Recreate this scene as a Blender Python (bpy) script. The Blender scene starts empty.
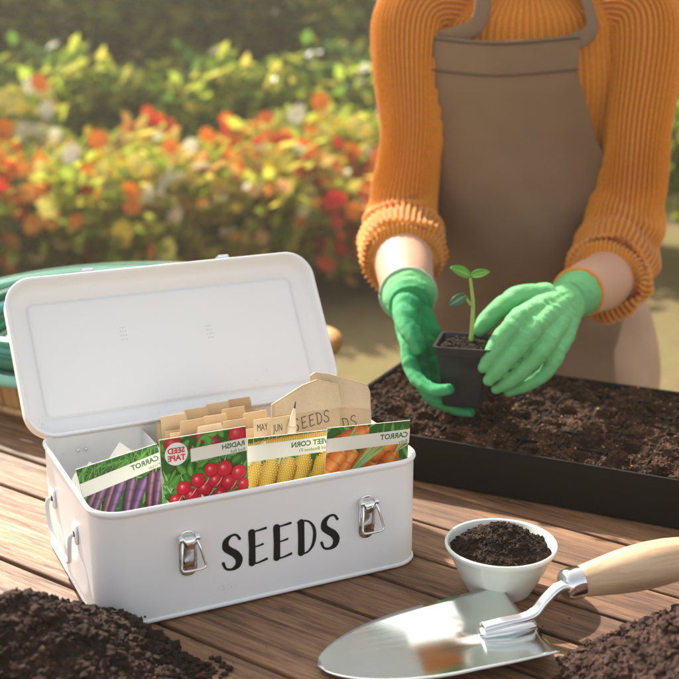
import bpy, bmesh, math, random
from mathutils import Vector, Matrix, noise
R = math.radians
PI = math.pi
scene = bpy.context.scene
col = scene.collection
random.seed(11)

# ------------------------------------------------------------------ camera numbers
CAMH, PITCH, FPX = 0.55, R(16.25), 1200.0
_c, _s = math.cos(PITCH), math.sin(PITCH)
def at(px, py, y):
    """world point seen at a photo position, at a chosen real depth y"""
    a = (px - 339.5) / FPX; b = -(py - 339.5) / FPX
    t = y / (_c + b * _s)
    return Vector((a * t, y, CAMH + (-_s + b * _c) * t))

# ------------------------------------------------------------------ helpers
def tag(o, label=None, cat=None, group=None, kind=None):
    if label: o['label'] = label
    if cat: o['category'] = cat
    if group: o['group'] = group
    if kind: o['kind'] = kind
    return o

def empty(name, loc=(0, 0, 0), rz=0.0):
    o = bpy.data.objects.new(name, None); col.objects.link(o)
    o.location = loc; o.rotation_euler = (0, 0, rz); o.empty_display_size = 0.02
    return o

class MB:
    def __init__(s):
        s.v = []; s.f = []; s.c = []; s.uv = {}
    def add(s, vs, fs, colr=None, cols=None):
        b = len(s.v); s.v += [tuple(p) for p in vs]; s.f += [tuple(i + b for i in f) for f in fs]
        if cols: s.c += cols
        else: s.c += [colr or (1, 1, 1)] * len(vs)
        return b
    def box(s, x0, y0, z0, x1, y1, z1, colr=None, M=None):
        vs = [Vector((x, y, z)) for x in (x0, x1) for y in (y0, y1) for z in (z0, z1)]
        if M: vs = [M @ v for v in vs]
        s.add(vs, [(0, 1, 3, 2), (4, 6, 7, 5), (0, 4, 5, 1), (2, 3, 7, 6), (0, 2, 6, 4), (1, 5, 7, 3)], colr)
    def loft(s, pts, rad, seg=16, steps=1, rib=None, up=Vector((0, 0, 1)), cap=True, colr=None, cf=None):
        """smooth tube through pts; rad = list of r or (ra, rb)"""
        P = [Vector(p) for p in pts]; Q = [r if isinstance(r, tuple) else (r, r) for r in rad]
        pp, rr, tt = [], [], []
        n = len(P)
        for i in range(n - 1):
            p0, p1, p2, p3 = P[max(i - 1, 0)], P[i], P[i + 1], P[min(i + 2, n - 1)]
            for k in range(steps):
                t = k / steps
                pp.append(0.5 * ((2 * p1) + (p2 - p0) * t + (2 * p0 - 5 * p1 + 4 * p2 - p3) * t * t + (3 * p1 - p0 - 3 * p2 + p3) * t ** 3))
                w = t * t * (3 - 2 * t)
                rr.append((Q[i][0] * (1 - w) + Q[i + 1][0] * w, Q[i][1] * (1 - w) + Q[i + 1][1] * w)); tt.append((i + t) / (n - 1))
        pp.append(P[-1]); rr.append(Q[-1]); tt.append(1.0)
        N = len(pp); vs = []; cols = []; X = None
        for i in range(N):
            T = (pp[min(i + 1, N - 1)] - pp[max(i - 1, 0)]).normalized()
            if X is None:
                X = up.cross(T)
                if X.length < 1e-3: X = Vector((1, 0, 0)).cross(T)
            X = (X - T * X.dot(T)).normalized(); Y = T.cross(X)
            for k in range(seg):
                a = 2 * PI * k / seg
                m = rib(a, tt[i]) if rib else 0.0
                vs.append(pp[i] + X * math.cos(a) * (rr[i][0] + m) + Y * math.sin(a) * (rr[i][1] + m))
                cols.append(cf(a, tt[i]) if cf else (colr or (1, 1, 1)))
        fs = [(i * seg + k, i * seg + (k + 1) % seg, (i + 1) * seg + (k + 1) % seg, (i + 1) * seg + k) for i in range(N - 1) for k in range(seg)]
        if cap:
            fs.append(tuple(range(seg - 1, -1, -1))); fs.append(tuple((N - 1) * seg + k for k in range(seg)))
        s.add(vs, fs, cols=cols)
    def lathe(s, prof, seg=48, M=None, colr=None):
        vs = []; 
        for r, z in prof:
            for k in range(seg):
                a = 2 * PI * k / seg; v = Vector((r * math.cos(a), r * math.sin(a), z)); vs.append(M @ v if M else v)
        n = len(prof)
        fs = [(i * seg + k, i * seg + (k + 1) % seg, (i + 1) * seg + (k + 1) % seg, (i + 1) * seg + k) for i in range(n - 1) for k in range(seg)]
        fs.append(tuple(range(seg - 1, -1, -1))); fs.append(tuple((n - 1) * seg + k for k in range(seg)))
        s.add(vs, fs, colr)
    def ball(s, c, r, sub=2, squash=(1, 1, 1), jit=0.0, M=None, colr=None):
        V, F = ICO[sub]; o = Vector((random.random() * 99, random.random() * 99, random.random() * 99)) if jit else None
        vs = []
        for v in V:
            k = 1 + ((noise.noise(v * 1.5 + o) * .9 + noise.noise(v * 3.7 + o) * .55) * jit if jit else 0)
            if jit > .8: k *= random.uniform(.86, 1.13)
            p = Vector((v.x * squash[0], v.y * squash[1], v.z * squash[2])) * (r * k)
            vs.append((M @ p if M else p) + Vector(c))
        s.add(vs, F, colr)
    def sweep(s, L, W, Rc, prof, M=None, n=10, cap0=False, cap1=True, colr=None, rmin=0.003):
        """profile (offset, z) swept round a rounded rectangle 0..L x 0..W"""
        rings = []
        for off, z in prof:
            r = max(Rc + off, rmin); ring = []
            for cx, cy, a0 in ((L + off - r, W + off - r, 0), (-off + r, W + off - r, 90), (-off + r, -off + r, 180), (L + off - r, -off + r, 270)):
                for k in range(n + 1):
                    a = R(a0 + 90 * k / n); v = Vector((cx + r * math.cos(a), cy + r * math.sin(a), z)); ring.append(M @ v if M else v)
            rings.append(ring)
        m = len(rings[0]); vs = [p for r in rings for p in r]
        fs = [(i * m + k, i * m + (k + 1) % m, (i + 1) * m + (k + 1) % m, (i + 1) * m + k) for i in range(len(rings) - 1) for k in range(m)]
        if cap0: fs.append(tuple(range(m - 1, -1, -1)))
        if cap1: fs.append(tuple((len(rings) - 1) * m + k for k in range(m)))
        s.add(vs, fs, colr)
    def mesh(s, name):
        me = bpy.data.meshes.new(name); me.from_pydata(s.v, [], s.f)
        a = me.color_attributes.new('Col', 'FLOAT_COLOR', 'POINT')
        a.data.foreach_set('color', [x for c in s.c for x in (c[0], c[1], c[2], 1.0)])
        return me
    def build(s, name, m, parent=None, smooth=True, fix=True, sharp=None):
        me = s.mesh(name)
        if fix == 'front':
            me.update()
            fl = [p.index for p in me.polygons if p.normal.y > 0]
            bm = bmesh.new(); bm.from_mesh(me); bm.faces.ensure_lookup_table(); bmesh.ops.reverse_faces(bm, faces=[bm.faces[i] for i in fl]); bm.to_mesh(me); bm.free()
        elif fix:
            bm = bmesh.new(); bm.from_mesh(me); bmesh.ops.recalc_face_normals(bm, faces=bm.faces); bm.to_mesh(me); bm.free()
        for mm in (m if isinstance(m, (list, tuple)) else [m]): me.materials.append(mm)
        if smooth:
            me.polygons.foreach_set('use_smooth', [True] * len(me.polygons))
            if sharp is not None: me.set_sharp_from_angle(angle=R(sharp))
        o = bpy.data.objects.new(name, me); col.objects.link(o)
        if parent: o.parent = parent
        return o

ICO = {}
for sub in (1, 2, 3, 4):
    bm = bmesh.new(); bmesh.ops.create_icosphere(bm, subdivisions=sub, radius=1.0)
    ICO[sub] = ([v.co.copy() for v in bm.verts], [tuple(v.index for v in f.verts) for f in bm.faces]); bm.free()

def bevel(o, w, seg=2):
    m = o.modifiers.new('b', 'BEVEL'); m.width = w; m.segments = seg; m.limit_method = 'ANGLE'; m.angle_limit = R(35)

def remeshed(mb, voxel, smooth_it=6, fac=0.5):
    """voxel-union of the pieces in mb, returned as a plain mesh"""
    me = mb.mesh('tmp'); o = bpy.data.objects.new('tmp', me); col.objects.link(o)
    r = o.modifiers.new('r', 'REMESH'); r.mode = 'VOXEL'; r.voxel_size = voxel; r.use_smooth_shade = True
    sm = o.modifiers.new('s', 'SMOOTH'); sm.iterations = smooth_it; sm.factor = fac
    bpy.context.view_layer.update()
    dg = bpy.context.evaluated_depsgraph_get()
    out = bpy.data.meshes.new_from_object(o.evaluated_get(dg))
    bpy.data.objects.remove(o); bpy.data.meshes.remove(me)
    return out

def link(name, me, m, parent=None):
    me.materials.clear(); me.materials.append(m); me.polygons.foreach_set('use_smooth', [True] * len(me.polygons))
    me.name = name; o = bpy.data.objects.new(name, me); col.objects.link(o)
    if parent: o.parent = parent
    return o

# ------------------------------------------------------------------ materials
class NT:
    def __init__(s, name):
        s.m = bpy.data.materials.new(name); s.m.use_nodes = True; s.t = s.m.node_tree
        s.p = s.t.nodes['Principled BSDF']; s.out = s.t.nodes['Material Output']
    def n(s, typ, **kw):
        nd = s.t.nodes.new(typ)
        for k, v in kw.items():
            if k in nd.inputs.keys(): nd.inputs[k].default_value = v
            else: setattr(nd, k, v)
        return nd
    def l(s, a, b): s.t.links.new(a, b)
    def ramp(s, fac, stops, mode='LINEAR'):
        r = s.t.nodes.new('ShaderNodeValToRGB'); r.color_ramp.interpolation = mode
        e = r.color_ramp.elements
        while len(e) < len(stops): e.new(0.5)
        for i, (p, c) in enumerate(stops):
            e[i].position = p; e[i].color = (c[0], c[1], c[2], 1) if not isinstance(c, (int, float)) else (c, c, c, 1)
        s.l(fac, r.inputs[0]); return r
    def noise(s, scale, detail=4, rough=0.6, vec=None, dist=0.0):
        nd = s.n('ShaderNodeTexNoise', Scale=scale, Detail=detail, Roughness=rough, Distortion=dist)
        if vec is not None: s.l(vec, nd.inputs['Vector'])
        return nd
    def coords(s, scale=(1, 1, 1), rot=(0, 0, 0), src='Object'):
        tc = s.n('ShaderNodeTexCoord'); mp = s.n('ShaderNodeMapping'); mp.inputs['Scale'].default_value = scale; mp.inputs['Rotation'].default_value = rot
        s.l(tc.outputs[src], mp.inputs['Vector']); return mp.outputs[0]
    def bump(s, h, strength, dist, prev=None):
        b = s.n('ShaderNodeBump', Strength=strength, Distance=dist); s.l(h, b.inputs['Height'])
        if prev is not None: s.l(prev.outputs[0], b.inputs['Normal'])
        s.l(b.outputs[0], s.p.inputs['Normal']); return b
    def base(s, c, rough=0.5, metal=0.0, spec=None, coat=None):
        s.p.inputs['Base Color'].default_value = (c[0], c[1], c[2], 1); s.p.inputs['Roughness'].default_value = rough; s.p.inputs['Metallic'].default_value = metal
        if spec is not None: s.p.inputs['Specular IOR Level'].default_value = spec
        if coat: s.p.inputs['Coat Weight'].default_value = coat
        return s

def simple(name, c, rough=0.5, metal=0.0, var=0.06, scale=30, bump=0.0, bd=0.001, spec=None, coat=None, bscale=None):
    k = NT(name).base(c, rough, metal, spec, coat); v = k.coords()
    n = k.noise(scale, 5, 0.6, v)
    r = k.ramp(n.outputs['Fac'], [(0.3, tuple(x * (1 - var) for x in c)), (0.7, tuple(min(1, x * (1 + var)) for x in c))]); k.l(r.outputs[0], k.p.inputs['Base Color'])
    rr = k.ramp(n.outputs['Fac'], [(0.3, max(0, rough - 0.05)), (0.7, min(1, rough + 0.05))]); k.l(rr.outputs[0], k.p.inputs['Roughness'])
    if bump:
        n2 = k.noise(bscale or scale * 4, 3, 0.6, v); k.bump(n2.outputs['Fac'], bump, bd)
    return k.m

def vcol(name, rough=0.5, spec=0.5, bump=0.0, bscale=800, transl=0.0, coat=0.0):
    k = NT(name).base((1, 1, 1), rough, 0, spec, coat)
    a = k.n('ShaderNodeVertexColor', layer_name='Col')
    n = k.noise(60, 4, 0.6, k.coords())
    mx = k.n('ShaderNodeMix', data_type='RGBA', blend_type='MULTIPLY'); mx.inputs[0].default_value = 1
    r = k.ramp(n.outputs['Fac'], [(0.3, 0.88), (0.7, 1.0)])
    k.l(a.outputs[0], mx.inputs[6]); k.l(r.outputs[0], mx.inputs[7]); k.l(mx.outputs[2], k.p.inputs['Base Color'])
    if bump: k.bump(k.noise(bscale, 2, 0.5, k.coords()).outputs['Fac'], bump, 0.0005)
    if transl:
        t = k.n('ShaderNodeBsdfTranslucent'); k.l(mx.outputs[2], t.inputs[0]); m = k.n('ShaderNodeMixShader'); m.inputs[0].default_value = transl
        k.l(k.p.outputs[0], m.inputs[1]); k.l(t.outputs[0], m.inputs[2]); k.l(m.outputs[0], k.out.inputs[0])
    return k.m

def wood_table():
    k = NT('weathered_wood'); k.base((0.3, 0.2, 0.12), 0.55)
    vc = k.n('ShaderNodeVertexColor', layer_name='Col')
    sep = k.n('ShaderNodeSeparateColor'); k.l(vc.outputs[0], sep.inputs[0])
    base = k.coords((1, 1, 1), (0, 0, R(36)))
    add = k.n('ShaderNodeVectorMath', operation='ADD'); sc = k.n('ShaderNodeVectorMath', operation='SCALE'); sc.inputs['Scale'].default_value = 7.0
    k.l(vc.outputs[0], sc.inputs[0]); k.l(base, add.inputs[0]); k.l(sc.outputs[0], add.inputs[1])
    def st(sx, sy):
        mp = k.n('ShaderNodeMapping'); mp.inputs['Scale'].default_value = (sx, sy, sy); k.l(add.outputs[0], mp.inputs[0]); return mp.outputs[0]
    big = k.noise(1.0, 4, 0.6, st(3.5, 16), 0.8)
    grain = k.noise(1.0, 8, 0.78, st(7, 110), 1.4)
    fine = k.noise(1.0, 4, 0.75, st(26, 900))
    blot = k.noise(1.0, 3, 0.5, st(4, 5))
    m1 = k.n('ShaderNodeMix', data_type='FLOAT'); m1.inputs[0].default_value = 0.38; k.l(grain.outputs['Fac'], m1.inputs[2]); k.l(big.outputs['Fac'], m1.inputs[3])
    m2 = k.n('ShaderNodeMix', data_type='FLOAT'); m2.inputs[0].default_value = 0.22; k.l(m1.outputs[0], m2.inputs[2]); k.l(fine.outputs['Fac'], m2.inputs[3])
    c1 = k.ramp(m2.outputs[0], [(0.36, (0.022, 0.009, 0.004)), (0.44, (0.10, 0.045, 0.021)), (0.50, (0.20, 0.105, 0.052)), (0.58, (0.32, 0.19, 0.10)), (0.68, (0.45, 0.30, 0.175))])
    tint = k.ramp(sep.outputs[0], [(0.0, (0.66, 0.58, 0.54)), (0.5, (1.0, 0.95, 0.9)), (1.0, (1.45, 1.40, 1.42))])
    mx = k.n('ShaderNodeMix', data_type='RGBA', blend_type='MULTIPLY'); mx.inputs[0].default_value = 1
    k.l(c1.outputs[0], mx.inputs[6]); k.l(tint.outputs[0], mx.inputs[7])
    mx2 = k.n('ShaderNodeMix', data_type='RGBA', blend_type='MULTIPLY'); mx2.inputs[0].default_value = 1
    k.l(mx.outputs[2], mx2.inputs[6]); k.l(k.ramp(blot.outputs['Fac'], [(0.3, (0.72, 0.68, 0.66)), (0.7, (1.15, 1.12, 1.08))]).outputs[0], mx2.inputs[7]); k.l(mx2.outputs[2], k.p.inputs['Base Color'])
    rr = k.ramp(grain.outputs['Fac'], [(0.3, 0.72), (0.7, 0.42)]); k.l(rr.outputs[0], k.p.inputs['Roughness'])
    b1 = k.bump(m1.outputs[0], 0.7, 0.0022)
    b2 = k.n('ShaderNodeBump', Strength=0.5, Distance=0.0006); k.l(fine.outputs['Fac'], b2.inputs['Height']); k.l(b1.outputs[0], b2.inputs['Normal']); k.l(b2.outputs[0], k.p.inputs['Normal'])
    return k.m

def soil_mat(name, c0, c1, speck=0.0, scale=220):
    k = NT(name).base(c0, 0.9, 0, 0.25); v = k.coords()
    n = k.noise(scale, 6, 0.7, v); n2 = k.noise(scale * 0.12, 3, 0.6, v)
    mm = k.n('ShaderNodeMix', data_type='FLOAT'); mm.inputs[0].default_value = 0.4; k.l(n.outputs['Fac'], mm.inputs[2]); k.l(n2.outputs['Fac'], mm.inputs[3])
    r = k.ramp(mm.outputs[0], [(0.35, tuple(x * 0.45 for x in c0)), (0.5, c0), (0.68, c1)])
    vc = k.n('ShaderNodeVertexColor', layer_name='Col'); mx = k.n('ShaderNodeMix', data_type='RGBA', blend_type='MULTIPLY'); mx.inputs[0].default_value = 1
    k.l(r.outputs[0], mx.inputs[6]); k.l(vc.outputs[0], mx.inputs[7]); k.l(mx.outputs[2], k.p.inputs['Base Color'])
    k.bump(n.outputs['Fac'], 0.9, 0.002)
    return k.m

def leaf_mat(name):
    return vcol(name, 0.3, 0.6, transl=0.6)

M = {}
M['wood'] = wood_table()
M['dark_wood'] = simple('dark_wood', (0.12, 0.075, 0.045), 0.6, scale=20, var=0.3)
M['white'] = simple('white_powder_coat', (0.86, 0.86, 0.855), 0.36, 0, 0.012, 6, 0.05, 0.0002, bscale=1500)
def enamel():
    k = NT('white_enamel').base((.86, .86, .855), .34); v = k.coords()
    a = k.noise(14, 5, .7, v); b = k.noise(420, 3, .7, v)
    mm = k.n('ShaderNodeMath', operation='MULTIPLY'); k.l(a.outputs['Fac'], mm.inputs[0]); k.l(b.outputs['Fac'], mm.inputs[1])
    k.l(k.ramp(mm.outputs[0], [(0.0, (.87, .87, .865)), (.37, (.855, .855, .85)), (.47, (.70, .67, .62))]).outputs[0], k.p.inputs['Base Color'])
    k.l(k.ramp(a.outputs['Fac'], [(.3, .28), (.7, .48)]).outputs[0], k.p.inputs['Roughness'])
    k.bump(k.noise(1500, 2, .5, v).outputs['Fac'], .05, .0002); return k.m
M['white'] = enamel()
M['chrome'] = simple('polished_steel', (0.82, 0.83, 0.83), 0.13, 1.0, 0.02, 40)
M['black_print'] = simple('black_vinyl', (0.008, 0.008, 0.008), 0.6, var=0.1, spec=.25)
M['dark_hole'] = simple('dark_rivet', (0.03, 0.03, 0.03), 0.4, 0.6)
M['print'] = vcol('printed_paper', 0.4, 0.35)
M['paper'] = simple('packet_paper', (0.75, 0.73, 0.66), 0.6, var=0.03)
M['band'] = simple('cream_band', (0.78, 0.76, 0.66), 0.5, var=0.03)
M['green_ink'] = simple('green_ink', (0.02, 0.14, 0.05), 0.5)
M['red_ink'] = simple('red_ink', (0.6, 0.02, 0.03), 0.5)
M['white_ink'] = simple('white_ink', (0.85, 0.85, 0.82), 0.5, var=0.02)
def kraft(name, c):
    k = NT(name).base(c, 0.8, 0, 0.2); v = k.coords()
    n = k.noise(900, 4, 0.8, v); n2 = k.noise(25, 3, 0.5, v)
    mm = k.n('ShaderNodeMix', data_type='FLOAT'); mm.inputs[0].default_value = 0.5; k.l(n.outputs['Fac'], mm.inputs[2]); k.l(n2.outputs['Fac'], mm.inputs[3])
    k.l(k.ramp(mm.outputs[0], [(0.35, tuple(x * 0.82 for x in c)), (0.65, tuple(x * 1.08 for x in c))]).outputs[0], k.p.inputs['Base Color'])
    k.bump(n.outputs['Fac'], 0.3, 0.0003); return k.m
M['kraft'] = kraft('kraft_paper', (0.56, 0.42, 0.26))
M['kraft_pale'] = kraft('pale_kraft_paper', (0.64, 0.50, 0.33))
M['ink'] = simple('black_marker', (0.015, 0.013, 0.012), 0.6)
M['glassine'] = simple('pale_paper', (0.72, 0.73, 0.73), 0.35, var=0.05)
M['vent'] = simple('grey_dot', (.35, .35, .35), .5)
M['black_plastic'] = simple('black_plastic', (0.007, 0.006, 0.006), 0.5, var=0.3, scale=60, bump=0.15, bd=0.0005, spec=.3)
M['pot_plastic'] = simple('pot_plastic', (0.018, 0.018, 0.02), 0.38, var=0.3, scale=90, bump=0.1, bd=0.0003)
M['soil'] = soil_mat('potting_compost', (0.030, 0.015, 0.010), (0.085, 0.045, 0.030))
M['tray_soil'] = soil_mat('tray_compost', (0.048, 0.021, 0.010), (0.19, 0.095, 0.048))
M['soil_dark'] = soil_mat('dark_compost', (0.022, 0.011, 0.006), (0.07, 0.036, 0.02), scale=320)
M['soil_red'] = soil_mat('brown_earth', (0.05, 0.025, 0.018), (0.13, 0.07, 0.05))
M['ceramic'] = simple('glazed_ceramic', (0.72, 0.75, 0.68), 0.2, var=0.02, scale=10, coat=0.3)
def steel_blade():
    k = NT('blade_steel').base((0.66, 0.70, 0.67), 0.13, 1.0)
    n = k.noise(1.0, 4, 0.7, k.coords((6, 900, 6))); k.l(k.ramp(n.outputs['Fac'], [(0.3, 0.07), (0.7, 0.17)]).outputs[0], k.p.inputs['Roughness'])
    k.bump(n.outputs['Fac'], 0.05, 0.0002); return k.m
M['blade'] = steel_blade()
def beech():
    k = NT('beech_wood').base((0.7, 0.52, 0.36), 0.45)
    n = k.noise(1.0, 5, 0.65, k.coords((8, 130, 130)), 0.5)
    k.l(k.ramp(n.outputs['Fac'], [(0.3, (0.46, 0.29, 0.155)), (0.5, (0.58, 0.40, 0.24)), (0.7, (0.66, 0.48, 0.31))]).outputs[0], k.p.inputs['Base Color'])
    k.bump(n.outputs['Fac'], 0.1, 0.0004); return k.m
M['beech'] = beech()
M['skin'] = NT('skin').base((0.60, 0.345, 0.23), 0.5).m
_sk = M['skin'].node_tree.nodes['Principled BSDF']; _sk.inputs['Subsurface Weight'].default_value = 0.15; _sk.inputs['Subsurface Radius'].default_value = (0.01, 0.004, 0.002); _sk.inputs['Subsurface Scale'].default_value = 0.5
def knit_orange():
    k = NT('orange_rib_knit').base((0.62, 0.22, 0.02), 0.85, 0, 0.2)
    k.p.inputs['Sheen Weight'].default_value = 0.3
    v = k.coords(); n = k.noise(500, 3, 0.6, v); vc = k.n('ShaderNodeVertexColor', layer_name='Col')
    mx = k.n('ShaderNodeMix', data_type='RGBA', blend_type='MULTIPLY'); mx.inputs[0].default_value = 1
    k.l(k.ramp(n.outputs['Fac'], [(0.3, (0.60, 0.19, 0.012)), (0.7, (0.84, 0.34, 0.035))]).outputs[0], mx.inputs[6]); k.l(vc.outputs[0], mx.inputs[7])
    k.l(mx.outputs[2], k.p.inputs['Base Color'])
    k.bump(n.outputs['Fac'], 0.6, 0.0015); return k.m
M['sweater'] = knit_orange()
def cloth(name, c, rough=0.85, s=1400):
    k = NT(name).base(c, rough, 0, 0.2); v = k.coords(); n = k.noise(s, 2, 0.5, v); n2 = k.noise(9, 4, 0.6, v)
    mm = k.n('ShaderNodeMix', data_type='FLOAT'); mm.inputs[0].default_value = 0.6; k.l(n.outputs['Fac'], mm.inputs[2]); k.l(n2.outputs['Fac'], mm.inputs[3])
    k.l(k.ramp(mm.outputs[0], [(0.35, tuple(x * 0.85 for x in c)), (0.65, tuple(x * 1.12 for x in c))]).outputs[0], k.p.inputs['Base Color'])
    k.bump(n.outputs['Fac'], 0.4, 0.0006); return k.m
M['apron'] = cloth('brown_canvas', (0.25, 0.16, 0.098))
M['stitch'] = cloth('apron_thread', (0.12, 0.08, 0.055))
M['trousers'] = cloth('beige_trousers', (0.56, 0.37, 0.25))
M['hair'] = simple('brown_hair', (0.08, 0.04, 0.02), 0.5, var=0.3, scale=200)
M['shoe'] = simple('shoe_leather', (0.05, 0.035, 0.025), 0.5)
def glove_mat():
    k = NT('knit_glove').base((0.1, 0.6, 0.25), 0.65, 0, 0.3)
    vc = k.n('ShaderNodeVertexColor', layer_name='Col'); v = k.coords((1, 1, 1), (0.4, 0.9, 0.3))
    w = k.n('ShaderNodeTexWave', wave_type='BANDS', Scale=190.0, Distortion=2.5, Detail=1.0); k.l(v, w.inputs['Vector'])
    n = k.noise(700, 3, 0.6, v)
    mx = k.n('ShaderNodeMix', data_type='RGBA', blend_type='MULTIPLY'); mx.inputs[0].default_value = 1
    k.l(vc.outputs[0], mx.inputs[6]); k.l(k.ramp(w.outputs['Fac'], [(0.0, 0.72), (0.6, 1.0)]).outputs[0], mx.inputs[7]); k.l(mx.outputs[2], k.p.inputs['Base Color'])
    b = k.bump(w.outputs['Fac'], 0.8, 0.0012); b2 = k.n('ShaderNodeBump', Strength=0.4, Distance=0.0006); k.l(n.outputs['Fac'], b2.inputs['Height']); k.l(b.outputs[0], b2.inputs['Normal']); k.l(b2.outputs[0], k.p.inputs['Normal'])
    return k.m
M['glove'] = glove_mat()
M['trim'] = cloth('orange_trim', (0.75, 0.25, 0.03))
M['leaf'] = leaf_mat('leaf'); M['petal'] = vcol('petal', 0.5, 0.3, transl=0.4)
M['seedling'] = vcol('seedling_leaf', 0.35, 0.5, transl=0.35)
M['bark'] = simple('bark', (0.075, 0.05, 0.035), 0.9, var=0.4, scale=18, bump=0.8, bd=0.02)
M['hose'] = vcol('hose_rubber', 0.33, 0.5)
M['basket'] = None
def basket_mat():
    k = NT('basket_wood').base((0.55, 0.3, 0.1), 0.5); n = k.noise(1.0, 5, 0.6, k.coords((30, 30, 6)), 0.6)
    k.l(k.ramp(n.outputs['Fac'], [(0.3, (0.36, 0.17, 0.05)), (0.7, (0.66, 0.38, 0.15))]).outputs[0], k.p.inputs['Base Color']); k.bump(n.outputs['Fac'], 0.3, 0.001); return k.m
M['basket'] = basket_mat()

# ------------------------------------------------------------------ ground
def ground_mat():
    k = NT('garden_ground').base((0.1, 0.1, 0.04), 0.95, 0, 0.1); v = k.coords()
    a = k.noise(0.5, 4, 0.6, v); b = k.noise(9, 6, 0.7, v)
    mm = k.n('ShaderNodeMix', data_type='FLOAT'); mm.inputs[0].default_value = 0.5; k.l(a.outputs['Fac'], mm.inputs[2]); k.l(b.outputs['Fac'], mm.inputs[3])
    k.l(k.ramp(mm.outputs[0], [(0.3, (0.10, 0.066, 0.035)), (0.48, (0.20, 0.145, 0.07)), (0.6, (0.17, 0.16, 0.06)), (0.75, (0.26, 0.22, 0.09))]).outputs[0], k.p.inputs['Base Color'])
    k.bump(b.outputs['Fac'], 0.8, 0.03); return k.m
g = MB(); N = 60
for i in range(N + 1):
    for j in range(N + 1):
        x = -150 + 300 * i / N; y = -60 + 320 * j / N
        g.v.append((x, y, -0.75 + (0.0 if abs(x) < 12 and y < 20 else 0.25 * noise.noise(Vector((x * .03, y * .03, 0)))))); g.c.append((1, 1, 1))
g.f = [(i * (N + 1) + j, (i + 1) * (N + 1) + j, (i + 1) * (N + 1) + j + 1, i * (N + 1) + j + 1) for i in range(N) for j in range(N)]
tag(g.build('ground', ground_mat()), kind='structure')

# ------------------------------------------------------------------ table (planks run at -36 degrees)
table = empty('garden_table', (0, 0, -0.75))
tag(table, 'brown weathered plank table that carries the box, trowel and tray', 'table')
pd = Vector((math.cos(R(36)), -math.sin(R(36)))); pn = Vector((math.sin(R(36)), math.cos(R(36))))
edges = [-.30, -.19, -.10, .0, .09, .2, .29, .38, .475, .585, .69, .812, .88, .94, 1.012, 1.09, 1.2, 1.32, 1.43, 1.55, 1.66, 1.78, 1.9, 2.0]
poly_tab = [Vector((-1.25, .30)), Vector((1.35, .30)), Vector((1.35, 1.60)), Vector((.045, 1.552)), Vector((-1.25, 1.535))]
def clip(poly, n, d):           # keep n.p <= d
    out = []
    for i in range(len(poly)):
        a, b = poly[i], poly[(i + 1) % len(poly)]; da, db = n.dot(a) - d, n.dot(b) - d
        if da <= 0: out.append(a)
        if (da < 0 < db) or (db < 0 < da): out.append(a + (b - a) * (da / (da - db)))
    return out
tp = MB(); bmt = bmesh.new(); cl = bmt.verts.layers.float_color.new('Col')
rnd = [.9, .5, .2, .7, .3, .6, .4, .8, .35, .55, .72, .60, .25, .5, .38, .9, .80, .6, .45, .7, .5, .3, .6, .8]
for i in range(len(edges) - 1):
    gap = 0.0027
    pl = clip(clip(poly_tab, pn, edges[i + 1] - gap), -pn, -(edges[i] + gap))
    if len(pl) < 3: continue
    dz = random.uniform(-.0008, .0006); c = (rnd[i], random.random(), random.random(), 1)
    top = [bmt.verts.new((p.x, p.y, dz)) for p in pl]; bot = [bmt.verts.new((p.x, p.y, -.028)) for p in pl]
    for v in top + bot: v[cl] = c
    bmt.faces.new(top); bmt.faces.new(bot[::-1])
    for k in range(len(pl)): bmt.faces.new((top[k], bot[k], bot[(k + 1) % len(pl)], top[(k + 1) % len(pl)]))
bmesh.ops.recalc_face_normals(bmt, faces=bmt.faces)
me = bpy.data.meshes.new('tabletop'); bmt.to_mesh(me); bmt.free(); me.materials.append(M['wood'])
o = bpy.data.objects.new('tabletop', me); col.objects.link(o); o.parent = table; o.location = (0, 0, .75); bevel(o, .0022, 3)
under = MB(); under.box(-1.15, .40, .66, 1.25, 1.48, .72); fr = under.build('apron_frame', M['dark_wood'], table, False)
for x, y in ((-1.1, .42), (1.2, .42), (-1.1, 1.43), (1.2, 1.43)):
    lg = MB(); lg.box(x - .04, y - .04, 0, x + .04, y + .04, .66); lg.build('leg', M['dark_wood'], table, False)

# bench behind the table, carrying the basket
bench = empty('garden_bench', (-.45, 1.60, -.75))
tag(bench, 'low wooden bench under the round basket behind the box', 'bench')
for k in range(3):
    b = MB(); b.box(-.6, -.04 + k * .125, .725, .40, .078 + k * .125, .748); q = b.build('seat_board', M['dark_wood'], bench, False); bevel(q, .003)
for x in (-.55, .34):
    for y in (0, .26):
        b = MB(); b.box(x - .025, y - .025, 0, x + .025, y + .025, .725); b.build('leg', M['dark_wood'], bench, False)

# ------------------------------------------------------------------ the storage box
BA = 0.448; BL, BW, BH = .3244, .2222, .1146
box = empty('storage_box', (-.2102, .948, 0.0), BA)
tag(box, 'open white metal seed box with black SEEDS lettering and two latches', 'storage box')
b = MB()
b.sweep(BL, BW, .028, [(-.02, .0012), (-.002, .0012), (.0008, .002), (.0016, .0035), (.0012, .0052), (0, .006), (0, .1065), (.0004, .1085), (.0016, .1098), (.0022, .1115), (.0018, .1134), (.0006, .1146), (-.0008, .1144), (-.0016, .1130), (-.0018, .10), (-.0018, .006), (-.004, .003), (-.02, .003)], cap0=True)
b.build('body', M['white'], box, sharp=50)
d = MB(); d.box(.106, .012, .004, .1072, BW - .004, .104); q = d.build('divider', M['white'], box, False)
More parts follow.
